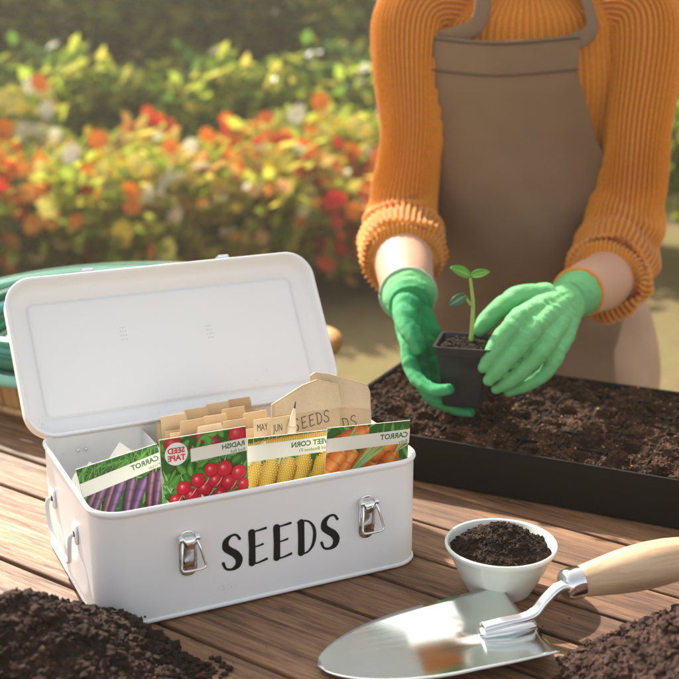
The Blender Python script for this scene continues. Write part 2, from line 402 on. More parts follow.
# lettering, brush style: thick stems and thin arms
def stroke(mb, pts, wid, z, T, n=8):
    P = [Vector((x, y, 0)) for x, y in pts]; out = []
    m = len(P)
    for i in range(m - 1):
        p0, p1, p2, p3 = P[max(i - 1, 0)], P[i], P[i + 1], P[min(i + 2, m - 1)]
        for k in range(n):
            t = k / n
            out.append((0.5 * ((2 * p1) + (p2 - p0) * t + (2 * p0 - 5 * p1 + 4 * p2 - p3) * t * t + (3 * p1 - p0 - 3 * p2 + p3) * t ** 3), wid[i] * (1 - t) + wid[i + 1] * t))
    out.append((P[-1], wid[-1])); vs = []
    for i, (p, w) in enumerate(out):
        t = (out[min(i + 1, len(out) - 1)][0] - out[max(i - 1, 0)][0]).normalized(); nn = Vector((-t.y, t.x, 0)) * w / 2
        vs += [T(p + nn, z), T(p - nn, z)]
    fs = [(2 * i, 2 * i + 1, 2 * i + 3, 2 * i + 2) for i in range(len(out) - 1)]
    mb.add(vs, fs)
    for p, w in (out[0], out[-1]):
        ring = [T(p + Vector((math.cos(a * PI / 8), math.sin(a * PI / 8), 0)) * w / 2, z + .00002) for a in range(16)]; mb.add(ring, [tuple(range(16))])
LET = {
 'S': [([(.92, .84), (.74, .97), (.45, .97), (.18, .84), (.17, .66), (.42, .53), (.68, .42), (.86, .25), (.76, .07), (.45, .0), (.14, .05), (.0, .22)], [.13, .10, .12, .26, .33, .33, .34, .33, .26, .12, .10, .14])],
 'E': [([(.20, .95), (.21, .5), (.19, .06)], [.32, .30, .32]), ([(.16, .96), (.5, .97), (.98, 1.0)], [.10, .08, .12]), ([(.2, .51), (.5, .52), (.8, .55)], [.08, .07, .10]), ([(.16, .04), (.5, .03), (1.0, .09)], [.10, .08, .12])],
 'D': [([(.20, .95), (.21, .5), (.20, .05)], [.32, .30, .32]), ([(.02, .97), (.35, .99), (.68, .92), (.93, .72), (.97, .45), (.85, .2), (.6, .05), (.3, .01), (.1, .02)], [.08, .08, .09, .14, .17, .14, .09, .08, .08])],
}
def word(mb, txt, x, y, w, h, gap, z, T0, thin=None):
    for ch in txt:
        for pts, wd in LET[ch]:
            stroke(mb, [(x + p[0] * w, y + p[1] * h) for p in pts], [v * w * 1.2 if thin is None else thin for v in wd], z, T0)
        x += w + gap
lt = MB(); word(lt, 'SEEDS',   .1150, .0380, .0180, .0345, .0068, .0, lambda p, z: Vector((p.x, -.0005 - z * .3, p.y)))
lt.build('lettering', M['black_print'], box, smooth=False, fix='front')
dt = MB(); dt.ball((.0394, -.0003, .0095), .0011, 2, (1, .4, 1)); dt.build('rivet', M['dark_hole'], box)
# latches on the front
for u in (.0815, .2615):
    pl = MB(); T = Matrix.Translation((u, -.0004, .0635)) @ Matrix.Rotation(R(90), 4, 'X')
    pl.sweep(.0165, .044, .0075, [(0, 0), (0, .0011), (-.0008, .0014)], M=T @ Matrix.Translation((-.00825, -.022, 0)), n=6, cap0=True)
    p = pl.build('latch_plate', M['chrome'], box, sharp=40)
    hb = MB()
    hb.lathe([(.0027, -.0098), (.0034, -.0094), (.0034, -.0056), (.0024, -.0054), (.0024, .0054), (.0034, .0056), (.0034, .0094), (.0027, .0098)], 20, Matrix.Translation((u, -.0054, .0800)) @ Matrix.Rotation(R(90), 4, 'Y'))
    hb.build('latch_hinge', M['chrome'], box, sharp=40)
    lv = MB()
    prof = [(-.0050, .0825), (-.0085, .0800), (-.0088, .0750), (-.0066, .0700), (-.0048, .0640), (-.0040, .0570), (-.0044, .0520)]
    vs = []; 
    for (y, z), hw in zip(prof, (.0052, .0056, .0056, .0060, .0070, .0072, .0058)):
        vs += [(u - hw, y, z), (u - hw * .5, y - .0007, z), (u + hw * .5, y - .0007, z), (u + hw, y, z)]
    lv.add(vs, [(4 * i + k, 4 * i + k + 1, 4 * i + k + 5, 4 * i + k + 4) for i in range(6) for k in range(3)])
    q = lv.build('latch_lever', M['chrome'], box, fix=False); s_ = q.modifiers.new('s', 'SOLIDIFY'); s_.thickness = .0008
    wl = MB(); yy = -.0130
    wl.loft([(u - .0066, -.0075, .0775), (u - .0080, -.0105, .070), (u - .0098, yy, .0585), (u - .0100, yy - .001, .0545), (u - .0078, yy - .0014, .0528), (u, yy - .0016, .0524), (u + .0095, yy - .0014, .0528), (u + .0122, yy - .001, .0550), (u + .0112, yy, .0600), (u + .0086, -.0105, .072), (u + .0066, -.0075, .0785)], [.00115] * 11, 10, 5)
    wl.build('latch_loop', M['chrome'], box)
# side handle
hd = MB()
hd.loft([(-.002, .168, .066), (-.0065, .169, .064), (-.0075, .168, .052), (-.0065, .158, .034), (-.006, .120, .028), (-.0065, .088, .034), (-.0075, .078, .052), (-.0065, .077, .064), (-.002, .078, .066)], [.0022] * 9, 10, 5)
h_ = hd.build('side_handle', M['white'], box)
for v in (.168, .078):
    bk = MB(); bk.sweep(.016, .020, .005, [(0, 0), (0, .0016), (-.001, .002)], M=Matrix.Translation((-.0004, v - .008 + .016, .056)) @ Matrix.Rotation(R(-90), 4, 'Z') @ Matrix.Rotation(R(90), 4, 'X'), n=5, cap0=True)
    bk.build('handle_bracket', M['white'], h_, sharp=40)
    bk = MB(); bk.ball((-.0025, v, .066), .0032, 2, (.5, 1, 1)); bk.build('handle_rivet', M['dark_hole'], h_)
for u in (.068, .076):
    rv = MB(); rv.ball((u - .03, BW - .0045, .092), .0022, 2, (1, .5, 1)); rv.build('rivet', M['chrome'], box)

# lid, leaning back on its hinges
LT = R(33); LD = .172; ov = .012
LM = Matrix.Translation((-ov, BW + .003, .104)) @ Matrix.Rotation(R(90) - LT, 4, 'X')    # local x along box, y up the lid, z towards the box front
LW = BL + 2 * ov
b = MB()
b.sweep(LW, LD, .030, [(-.03, -.0030), (-.006, -.0030), (-.0015, -.0015), (0, .002), (0, .0185), (.0008, .0200), (.0004, .0215), (-.001, .0222), (-.0024, .0215), (-.0030, .020), (-.0040, .010), (-.0065, .0045), (-.011, .0022), (-.0215, .0010), (-.0222, -.0006), (-.0236, -.0006), (-.0246, .0018), (-.0262, .0024), (-.03, .0024)], M=LM, cap0=True, n=12, rmin=.006)
lid = b.build('lid', M['white'], box, sharp=60)
for u in (.092, .247):
    q = MB(); q.box(u - .0075, LD - .001, .006, u + .0075, LD + .0055, .016, M=LM); q.box(u - .0060, LD + .0045, .015, u + .0060, LD + .0062, .0185, M=LM)
    o = q.build('latch_catch', M['chrome'], lid, False); bevel(o, .0008)
for cx, cy in ((.118, .098), (.214, .088)):
    q = MB()
    for i in range(3):
        for j in range(4): q.ball(LM @ Vector((cx + i * .0028, cy + j * .0045, .0026)), .0005, 1)
    q.build('vent_dot', M['vent'], lid)
for u in (.06, .27):
    q = MB(); q.lathe([(.0032, -.016), (.0032, .016)], 14, Matrix.Translation((u, BW + .005, .101)) @ Matrix.Rotation(R(90), 4, 'Y')); q.build('hinge', M['chrome'], box, sharp=40)

# ------------------------------------------------------------------ things in the box
BM = Matrix.Translation((-.2102, .948, 0)) @ Matrix.Rotation(BA, 4, 'Z')
def text_mesh(body, size, bold=0.0):
    cu = bpy.data.curves.new('t', 'FONT'); cu.body = body; cu.size = size; cu.offset = bold; cu.resolution_u = 3
    o = bpy.data.objects.new('t', cu); col.objects.link(o); bpy.context.view_layer.update()
    me = bpy.data.meshes.new_from_object(o.evaluated_get(bpy.context.evaluated_depsgraph_get())); bpy.data.objects.remove(o)
    vs = [v.co.copy() for v in me.vertices]; fs = [tuple(p.vertices) for p in me.polygons]; bpy.data.meshes.remove(me)
    return vs, fs
def lerp(a, b, t): return tuple(x * (1 - t) + y * t for x, y in zip(a, b))

class Art:
    """layered flat print on a packet front; x to the right, y up, clipped to the packet"""
    def __init__(s, W, H): s.W, s.H, s.mb, s.z = W, H, MB(), .0
    def put(s, pts, fs, cols):
        s.z += 0 if getattr(s, 'hold', False) else .000008
        s.mb.add([(min(max(p[0], 0.0), s.W), -s.z, min(max(p[1], 0.0), s.H)) for p in pts], fs, cols=cols)
    def cap(s, a, b, r0, r1, dark, mid, light, ns=18, na=9, bend=0.0, rings=0):
        ax, ay = a; bx, by = b; dx, dy = bx - ax, by - ay; L = math.hypot(dx, dy) or 1e-6; tx, ty = dx / L, dy / L; nx, ny = -ty, tx
        pts, cols = [], []
        for i in range(ns + 1):
            t = i / ns; e = min(t, 1 - t) * ns / 3.0; r = (r0 * (1 - t) + r1 * t) * (math.sin(min(1, e + .08) * PI / 2))
            off = bend * math.sin(t * PI)
            for k in range(na):
                q = -1 + 2 * k / (na - 1)
                sh = 1 - abs(q + .25) / 1.25
                c = lerp(dark, mid, min(1, sh * 1.7)) if sh < .62 else lerp(mid, light, (sh - .62) / .38)
                if rings and (i % rings == 0): c = tuple(x * .72 for x in c)
                pts.append((ax + dx * t + nx * (r * q + off), ay + dy * t + ny * (r * q + off))); cols.append(c)
        s.put(pts, [(i * na + k, i * na + k + 1, (i + 1) * na + k + 1, (i + 1) * na + k) for i in range(ns) for k in range(na - 1)], cols)
    def disc(s, c, r, dark, mid, light, hl=(.85, .8, .8)):
        pts = [(c[0] - r * .25, c[1] + r * .3)]; cols = [hl]
        for ri, (q, cc) in enumerate(((.18, light), (.45, mid), (.8, mid), (1.0, dark))):
            for k in range(20):
                a = k * PI / 10; ox, oy = -r * .25 * (1 - q), r * .3 * (1 - q)
                pts.append((c[0] + ox + r * q * math.cos(a), c[1] + oy + r * q * math.sin(a))); cols.append(cc)
        fs = [(0, 1 + k, 1 + (k + 1) % 20) for k in range(20)]
        for ri in range(3): fs += [(1 + ri * 20 + k, 1 + ri * 20 + (k + 1) % 20, 1 + (ri + 1) * 20 + (k + 1) % 20, 1 + (ri + 1) * 20 + k) for k in range(20)]
        s.put(pts, fs, cols)
    def leaf(s, c, L, w, ang, c0, c1):
        pts, cols = [], []
        ca, sa = math.cos(ang), math.sin(ang)
        for i in range(7):
            t = i / 6; ww = w * math.sin(PI * min(1, t * .9 + .05)) ** .8
            for q in (-1, 0, 1):
                x, y = t * L, q * ww; pts.append((c[0] + x * ca - y * sa, c[1] + x * sa + y * ca)); cols.append(c1 if q == 0 else (c0 if q < 0 else lerp(c0, c1, .5)))
        s.put(pts, [(i * 3 + k, i * 3 + k + 1, i * 3 + k + 4, i * 3 + k + 3) for i in range(6) for k in range(2)], cols)
    def fill(s, c):
        pts = [(0, 0), (s.W, 0), (s.W, s.H), (0, s.H)]; s.put(pts, [(0, 1, 2, 3)], [c] * 4)

def packet(kind, label, u, v, w, W, H, roll, lean, title, sub, band, tsz, yaw=0.0, toff=0.0):
    root = empty('seed_packet')
    root.matrix_world = BM @ Matrix.Translation((u, v, w)) @ Matrix.Rotation(yaw, 4, 'Z') @ Matrix.Rotation(roll, 4, 'Y') @ Matrix.Rotation(-lean, 4, 'X')
    tag(root, label, 'seed packet', 'seed packets in the white box')
    m = MB()
    n = 10; vs = []
    for i in range(n + 1):
        for j in range(n + 1):
            x, y = W * i / n, H * j / n; pil = .0022 * (math.sin(PI * i / n) * math.sin(PI * j / n)) ** .5
            vs += [(x, 0, y), (x, .0008 + pil, y)]
    I = lambda i, j, k: (i * (n + 1) + j) * 2 + k
    fs = []
    for i in range(n):
        for j in range(n):
            fs += [(I(i, j, 0), I(i + 1, j, 0), I(i + 1, j + 1, 0), I(i, j + 1, 0)), (I(i, j, 1), I(i, j + 1, 1), I(i + 1, j + 1, 1), I(i + 1, j, 1))]
    for i in range(n): fs += [(I(i, 0, 0), I(i, 0, 1), I(i + 1, 0, 1), I(i + 1, 0, 0)), (I(i, n, 0), I(i + 1, n, 0), I(i + 1, n, 1), I(i, n, 1)), (I(0, i, 0), I(0, i + 1, 0), I(0, i + 1, 1), I(0, i, 1)), (I(n, i, 0), I(n, i, 1), I(n, i + 1, 1), I(n, i + 1, 0))]
    m.add(vs, fs); m.build('pouch', M['paper'], root, False)
    A = Art(W, H); rg = random.Random(hash(kind) if False else {'purple': 3, 'radish': 5, 'corn': 8, 'baby': 13}[kind])
    G0, G1, G2 = (.015, .09, .012), (.05, .25, .03), (.22, .5, .09)
    Y0 = H - .065                                     # only the top 65 mm stands above the rim
    def greens(k, y0, y1, L0=.014, big=1.0, tone=0):
        for _ in range(k):
            t = rg.random(); A.leaf((rg.uniform(-.005, W), rg.uniform(y0, y1)), rg.uniform(L0, L0 * 2), rg.uniform(.0015, .004) * big, rg.uniform(0, 6.28), lerp(G0, G1, t), lerp(G1, G2, t))
    A.fill((.03, .13, .02))
    if kind == 'purple':
        greens(90, Y0 + .02, H, .012, .55)
        for _ in range(70):
            x = rg.uniform(0, W); a = rg.uniform(.5, 1.6); l = rg.uniform(.012, .028); y = rg.uniform(Y0 + .024, H - .01); t = rg.random()
            A.cap((x, y), (x + l * math.cos(a), y + l * math.sin(a)), .0006, .0004, G0, lerp(G1, G2, t), lerp(G2, (.4, .6, .25), t), 4, 3)
        P0, P1, P2 = (.03, .008, .03), (.13, .05, .16), (.32, .20, .38)
        for x0, x1, r, t in ((-.012, .013, .0040, .5), (.000, .022, .0046, .3), (.014, .031, .0042, .7), (.020, .040, .0052, .1), (.040, .049, .0050, .35), (.044, .060, .0056, 0), (.064, .068, .0044, .7), (.070, .077, .0052, .2)):
            br = (.13, .045, .04)
            A.cap((x0 - .012, Y0 - .01), (x1, Y0 + .041 + rg.uniform(-.003, .004)), r * .55, r, P0, lerp(P1, br, t), lerp(P2, (.4, .2, .2), t), 26, 9, .0015, 5)
    if kind == 'radish':
        for _ in range(14): A.disc((rg.uniform(0, W), H - rg.uniform(.0, .016)), rg.uniform(.004, .007), (.2, .0, .01), (.5, .02, .04), (.7, .1, .12), (.75, .2, .2))
        greens(60, Y0 + .012, H, .010, 1.3)
        for x in (.012, .055): A.disc((x if x < .03 else W - .009, H - .006), .0085, (.3, .0, .01), (.62, .02, .04), (.7, .1, .12), (.75, .25, .25))
        for _ in range(46):
            x = rg.uniform(.0, W); y = rg.uniform(Y0 - .005, Y0 + .02); x2 = x + rg.uniform(-.02, .02); y2 = y + rg.uniform(.012, .03)
            A.cap((x, y), (x2, y2), .0009, .0007, (.12, .3, .06), (.4, .6, .25), (.75, .85, .6), 5, 3)
        greens(34, Y0 - .002, Y0 + .03, .008, 1.2)
        spots = [(.012, .006, .0062), (.027, .008, .0068), (.020, .016, .0070), (.040, .012, .0075), (.034, .021, .0072), (.051, .018, .0074), (.047, .029, .0070), (.060, .028, .0080), (.064, .014, .0080), (.074, .022, .0078), (.078, .010, .0060), (.036, .001, .007), (.055, .004, .007), (.072, .000, .007)]
        for x, y, r in spots:
            A.disc((x * W / .083, y + Y0), r, (.28, .0, .015), (.66, .012, .035), (.82, .10, .12))
            A.cap((x * W / .083 - r * .3, y + Y0 - r * .9), (x * W / .083 - r * 1.4, y + Y0 - r * 2.1), .0006, .0002, (.6, .3, .3), (.8, .6, .55), (.85, .75, .7), 5, 3, .001)
    if kind == 'corn':
        def cob(a, b, r):
            A.cap(a, b, r, r * .55, (.30, .13, .01), (.66, .38, .04), (.80, .58, .12), 14, 9, .001)
            dx, dy = b[0] - a[0], b[1] - a[1]; L = math.hypot(dx, dy); nx, ny = -dy / L, dx / L; K = int(L / .0023); A.z += .00002; A.hold = True
            for i in range(K):
                t = (i + .5) / K; rr = (r * (1 - t) + r * .55 * t) * math.sin(min(1, min(t, 1 - t) * 5 + .3) * PI / 2)
                for q in range(-3, 4):
                    f = (q + (.5 if i % 2 else 0)) / 3.6
                    if abs(f) > .92: continue
                    hh = math.cos(f * 1.4); p = (a[0] + dx * t + nx * rr * f, a[1] + dy * t + ny * rr * f); yl = rg.random()
                    A.disc(p, .00125 * (.6 + .4 * hh), lerp((.3, .12, .0), (.55, .28, .02), hh), lerp((.5, .26, .02), (.84, .57, .09), hh), lerp((.84, .6, .12), (.9, .76, .3), yl), (.95, .88, .6))
            A.hold = False
        greens(26, Y0 + .0, H, .016, 1.4)
        for _ in range(12): x = rg.uniform(0, .03); A.cap((x, Y0 + .02), (x + rg.uniform(-.01, .02), H), .0016, .001, (.3, .35, .1), (.6, .62, .3), (.8, .8, .55), 5, 3)
        cob((-.004, H - .010), (W + .01, H - .004), .0065)
        A.cap((-.004, Y0 + .034), (.018, H - .004), .010, .006, (.35, .3, .08), (.72, .68, .35), (.85, .8, .55), 10, 7)
        for a, b_ in (((-.006, Y0 - .006), (.010, Y0 + .041)), ((.012, Y0 - .008), (.026, Y0 + .043)), ((.048, Y0 - .004), (.060, Y0 + .044)), ((.030, Y0 - .010), (.044, Y0 + .042)), ((.064, Y0 - .004), (.082, Y0 + .042)), ((.080, Y0 - .004), (.100, Y0 + .038))): cob(b_, a, .0105)
    if kind == 'baby':
        O0, O1, O2 = (.42, .07, .008), (.78, .21, .025), (.90, .40, .12)
        greens(50, Y0 + .02, H, .012, .8)
        cr = [((.006, Y0 + .000), (.030, Y0 + .042), .0105), ((.044, Y0 + .008), (.058, Y0 + .040), .0098), ((.080, Y0 + .004), (.070, Y0 + .040), .0085), ((.10, Y0 + .056), (.045, Y0 + .030), .0085), ((-.008, Y0 + .040), (.045, Y0 + .062), .0085), ((.03, Y0 + .018), (.06, Y0 + .050), .0085), ((-.010, Y0 + .006), (.018, Y0 + .042), .0105), ((.045, Y0 - .004), (.075, Y0 + .034), .0085), ((.064, Y0 + .000), (.105, Y0 + .026), .0080), ((.000, Y0 - .014), (.038, Y0 + .016), .0078), ((.012, Y0 - .03), (.055, Y0 + .012), .0075), ((.055, Y0 - .02), (.10, Y0 + .010), .0085)]
        for i, (a, b_, r) in enumerate(cr):
            A.cap(a, b_, r * .75, r, O0, O1, O2, 26, 9, .0012, 6)
            if i in (6, 7, 4):
                for _ in range(9): A.cap(b_, (b_[0] + rg.uniform(.01, .035), b_[1] + rg.uniform(.012, .030)), .0010, .0007, (.06, .22, .03), (.3, .55, .14), (.7, .82, .5), 5, 3)
            if i == 9:
                for _ in range(10): A.cap((.018 + rg.uniform(-.001, .002), Y0 + .010), (.05 + rg.uniform(0, .02), Y0 + .046 + rg.uniform(-.006, .008)), .0009, .0012, (.06, .25, .03), (.3, .58, .14), (.75, .85, .5), 5, 3)
    A.mb.build('printed_picture', M['print'], root, smooth=False, fix='front')
    zz = A.z + .00006
    bd = MB(); (x0, ya), (x1, yb), hh = band
    bd.add([(x0, -zz, ya - hh), (x1, -zz, yb - hh), (x1, -zz, yb), (x0, -zz, ya)], [(0, 1, 2, 3)])
    bo = bd.build('title_band', M['band'], root, smooth=False, fix='front')
    sl = math.atan2(yb - ya, x1 - x0)
    tx = MB()
    for body, sz, dy, bold in ((title, tsz, tsz * 1.02, tsz * .03), (sub, tsz * .68, tsz * 1.02 + tsz * .78, 0.0)):
        vs, fs = text_mesh(body, sz, bold)
        out = []
        for p in vs:
            x = -p.x - .0022 - toff; y = p.y - dy
            out.append((x1 + x * math.cos(sl) - y * math.sin(sl), -zz - .0001, yb + x * math.sin(sl) + y * math.cos(sl)))
        out = [(min(max(p[0], .0005), W - .0005), p[1], p[2]) for p in out]
        tx.add(out, fs)
    tx.build('lettering', M['green_ink'], root, smooth=False, fix='front')
    if kind == 'radish':
        cx, cz, r = .0145, H - .0150, .0108
        dd = MB(); dd.add([(cx + r * math.cos(k * PI / 20), -zz - .0002, cz + r * math.sin(k * PI / 20)) for k in range(40)], [tuple(range(40))]); em = dd.build('round_badge', M['white_ink'], root, smooth=False, fix='front')
        tt = MB()
        for body, dz in (('SEED', .0008), ('TAPE', -.0062)):
            vs, fs = text_mesh(body, .0074, .00028); wd = max(p.x for p in vs)
            tt.add([(cx + wd / 2 - p.x, -zz - .0003, cz + dz + p.y) for p in vs], fs)
        tt.build('badge_lettering', M['red_ink'], em, smooth=False, fix='front')
    return root
H = .130
packet('purple', 'seed packet with purple carrots, leftmost and tilted in the box', .0225, .060, .003, .078, H, R(-9), R(6), 'CARROT', 'Purple', ((.0, H - .014), (.078, H - .008), .0135), .0068)
packet('radish', 'seed packet with red radishes and a round badge', .0700, .027, .032, .083, H, R(0), R(3), 'RADISH', 'Red Ball', ((.028, H - .0125), (.083, H - .0105), .0125), .0066, 0)
packet('corn', 'seed packet with yellow sweet corn cobs between radish and orange carrot packets', .1530, .040, .014, .088, H, R(3.0), R(3), 'SWEET CORN', 'nogold Bicolour F1', ((.0, H - .0070), (.088, H - .0055), .0160), .0072, 0, -.004)
packet('baby', 'seed packet with orange carrots, rightmost in the box', .2225, .0210, .0210, .0900, H, R(4), R(1), 'CARROT', 'Baby', ((.0, H - .0105), (.0900, H - .0085), .0140), .0076)

# month cards
def flat_thing(name, label, cat, group, poly, u, v, w, m, th=.0006, lean=0.0, roll=0.0, yaw=0.0, tagit=True):
    root = empty(name); root.matrix_world = BM @ Matrix.Translation((u, v, w)) @ Matrix.Rotation(yaw, 4, 'Z') @ Matrix.Rotation(roll, 4, 'Y') @ Matrix.Rotation(-lean, 4, 'X')
    tag(root, label, cat, group)
    b = MB(); n = len(poly)
    b.add([(x, 0, y) for x, y in poly] + [(x, th, y) for x, y in poly], [tuple(range(n)), tuple(range(2 * n - 1, n - 1, -1))] + [(k, k + n, (k + 1) % n + n, (k + 1) % n) for k in range(n)])
    return root, b
tabs_row = ['JAN', 'FEB', 'MAR', 'APR']
NC = 13
posn = ['at the back of the card row', 'second from the back of the card row', 'third from the back of the card row', 'fourth from the back of the card row', 'fifth from the back of the card row', 'sixth from the back of the card row', 'middle of the card row', 'sixth from the front of the card row', 'fifth from the front of the card row', 'fourth from the front of the card row', 'third from the front of the card row', 'just behind the front card', 'lettered JUN in front']
for i in range(NC):
    v = .168 - i * .0085; W = .108; tw = .026
    x0 = [.078, .052, .026, .0, .060, .034, .010, .074, .046, .020, .0, .0, .0][i]
    h1 = .089 + (.168 - v) * .05; h2 = h1 + .0125
    u0 = .1095
    if i >= 11: h1 = .1065
    if i < 10:
        poly = [(0, 0), (W, 0), (W, h1), (x0 + tw + .002, h1), (x0 + tw, h2), (x0 + .002, h2), (x0, h1), (0, h1)] if x0 > 0 else [(0, 0), (W, 0), (W, h1), (tw + .002, h1), (tw, h2), (0, h2)]
        lab = 'plain kraft month card with stepped tab, ' + posn[i]
    elif i == 10:
        poly = [(0, 0), (.082, 0), (.082, h1 + .004), (.004, h1 + .006), (0, h1 + .002)]; lab = 'wide plain kraft card, third from the front of the card row'
    elif i == 11:
        u0 = .1800; poly = [(0, 0), (.018, 0), (.018, h1 + .004), (.0, h1 + .004)]; lab = 'narrow kraft card lettered MAY'
    else:
        u0 = .1960; poly = [(0, 0), (.022, 0), (.022, h1 + .006), (.0, h1 + .006)]; lab = 'narrow kraft card lettered JUN'
    root, b = flat_thing('month_card', lab, 'index card', 'kraft month cards in the box', poly, u0, v, .036 + random.uniform(0, .001), M['kraft'], lean=R(6), roll=R(random.uniform(-1.2, 1.2)))
    b.build('card', M['kraft_pale'] if i % 2 else M['kraft'], root, smooth=False)
    if i >= 11:
        vs, fs = text_mesh('MAY' if i == 11 else 'JUN', .0078); t = MB(); t.add([(p.x * .72 + .003, -.0002, p.y * 1.35 + h1 - .008) for p in vs], fs); t.build('lettering', M['ink'], root, smooth=False, fix='front')

# kraft envelopes
def envelope(label, u, v, w, poly, flap, word_at, roll, thin=.0007, txt='SEEDS'):
    root, b = flat_thing('seed_envelope', label, 'envelope', 'large kraft envelopes in the box', poly, u, v, w, None, th=.0016, lean=R(5), roll=roll)
    b.build('pouch', M['kraft'], root, smooth=False)
    f = MB(); n = len(flap); f.add([(x, -.0004, y) for x, y in flap] + [(x, -.0001, y) for x, y in flap], [tuple(range(n)), tuple(range(2 * n - 1, n - 1, -1))] + [(k, k + n, (k + 1) % n + n, (k + 1) % n) for k in range(n)])
    f.build('flap', M['kraft_pale'], root, smooth=False)
    x, y, lw, lh = word_at; t = MB(); ca, sa = math.cos(R(14)), math.sin(R(14))
    word(t, txt, 0, 0, lw, lh, lw * .35, 0, lambda p, z: Vector((x + p.x * ca - p.y * .12, -.0008 - z, y + p.y + p.x * sa * .55)), thin=thin)
    t.build('lettering', M['ink'], root, smooth=False, fix='front')
envelope('kraft envelope with SEEDS handwritten, standing in front', .2010, .084, .026, [(0, 0), (.078, 0), (.0735, .142), (.050, .150), (.034, .146), (0, .130)], [(.003, .118), (.0765, .118), (.0733, .1415), (.050, .149), (.034, .145), (.003, .1305)], (.0235, .1000, .0064, .0120), R(1.5))
envelope('kraft envelope with clipped corner standing behind the other envelope', .2520, .094, .026, [(0, 0), (.068, 0), (.067, .124), (.064, .132), (.018, .150), (.006, .153), (0, .150)], [(.001, .118), (.066, .106), (.0665, .1235), (.0635, .1315), (.018, .1495), (.006, .1525), (.001, .150)], (.034, .088, .0072, .0120), R(0), txt='DS')

# pointed wooden marker with a dark tip between cards and envelope
mk = empty('plant_marker'); mk.matrix_world = BM @ Matrix.Translation((.2030, .074, .03)) @ Matrix.Rotation(R(5), 4, 'Y')
tag(mk, 'cream pointed wooden marker with dark tip beside the SEEDS envelope', 'plant marker')
b = MB(); b.sweep(.0085, .0022, .0008, [(0, 0), (0, .100), (-.0006, .108), (-.0011, .116)], n=3, cap0=True, rmin=.0001)
pp = MB(); pp.loft([(.0045, 0, 0), (.0045, 0, .10), (.0045, 0, .108), (.0052, 0, .120), (.0060, 0, .128)], [.0045, .0048, .0045, .0024, .0008], 12, 3); pp.build('shaft', simple('bare_pine', (.74, .62, .42), .5), mk)
pp = MB(); pp.loft([(.0058, 0, .1265), (.0064, 0, .134)], [.0010, .0005], 8); pp.build('tip', M['ink'], mk)

# pale folded paper tags in the left compartment
for k, (u, v, poly, roll, lab) in enumerate((
    (.012, .128, [(0, 0), (.026, 0), (.026, .030), (.019, .040), (.006, .036), (0, .028)], R(-6), 'small pale paper tag nearest the side wall of the box'),
    (.022, .142, [(0, 0), (.028, 0), (.028, .032), (.020, .041), (.015, .036), (.008, .041), (0, .030)], R(4), 'pale paper tag with two points in the left compartment'),
    (.050, .150, [(0, 0), (.034, 0), (.034, .036), (.012, .053), (0, .036)], R(5), 'largest pale paper tag, beside the divider of the box'))):
    root, b = flat_thing('paper_tag', lab, 'paper tag', 'pale paper tags in the left compartment', poly, u, v, .066, None, lean=R(10), roll=roll)
    b.build('sheet', M['glassine'], root, smooth=False)
    b = MB(); b.box(.002, .0008, -.062, .022, .0016, .012); b.build('stem', M['glassine'], root, smooth=False)

# ------------------------------------------------------------------ bowl of soil
bw = empty('ceramic_bowl', (.1525, 1.034, 0)); tag(bw, 'small white ceramic bowl filled with dark soil', 'bowl')
b = MB(); b.lathe([(.010, .0035), (.0270, .0030), (.0290, .0006), (.0300, .0010), (.0315, .004), (.0395, .0190), (.0470, .0360), (.0505, .0430), (.0526, .0455), (.0532, .0480), (.0524, .0498), (.0506, .0496), (.0496, .0480), (.0470, .0410), (.0380, .0250), (.0300, .0090), (.015, .0065)], 96)
b.build('bowl_body', M['ceramic'], bw, sharp=80)

def clods(mb, fn, n, r0, r1, tint=True, sink=.35, sub=1, pw=3.0):
    for _ in range(n):
        p, ok = fn()
        if not ok: continue
        r = r0 + (r1 - r0) * random.random() ** pw; t = random.uniform(.75, 1.3)
        mb.ball((p[0], p[1], p[2] + r * (1 - 2 * sink) * .5), r, sub if r < .6 * r1 else min(2, sub + 1), (random.uniform(.8, 1.25), random.uniform(.8, 1.25), random.uniform(.6, 1.0)), .9, Matrix.Rotation(random.uniform(0, 6.28), 3, 'Z'), (t, t, t))
def mound(fn, x0, x1, y0, y1, nx, ny, keep):
    mb = MB(); idx = {}
    for i in range(nx + 1):
        for j in range(ny + 1):
            x = x0 + (x1 - x0) * i / nx; y = y0 + (y1 - y0) * j / ny
            idx[i, j] = len(mb.v); mb.v.append((x, y, fn(x, y))); mb.c.append((1, 1, 1))
    for i in range(nx):
        for j in range(ny):
            if keep(x0 + (x1 - x0) * (i + .5) / nx, y0 + (y1 - y0) * (j + .5) / ny): mb.f.append((idx[i, j], idx[i + 1, j], idx[i + 1, j + 1], idx[i, j + 1]))
    return mb
def fb(x, y, s, o=0.0, k=4): return noise.fractal(Vector((x * s, y * s, o)), .9, 2.0, k)
cx, cy = .1525, 1.034
def bs(x, y):
    r = math.hypot(x - cx, y - cy) / .048
    return .0420 + .026 * max(0, 1 - r) ** .85 + .0022 * fb(x, y, 90) - .002 * r
sb = mound(bs, cx - .049, cx + .049, cy - .049, cy + .049, 70, 70, lambda x, y: math.hypot(x - cx, y - cy) < .0478)
def fnb():
    a, r = random.uniform(0, 6.28), .0465 * math.sqrt(random.random()); x, y = cx + r * math.cos(a), cy + r * math.sin(a); return (x, y, bs(x, y)), True
clods(sb, fnb, 1500, .0006, .0026)
o = sb.build('bowl_soil', M['soil_dark'], smooth=False, fix=False); tag(o, 'mound of fine dark soil heaped in the white bowl', 'soil', None, 'stuff')

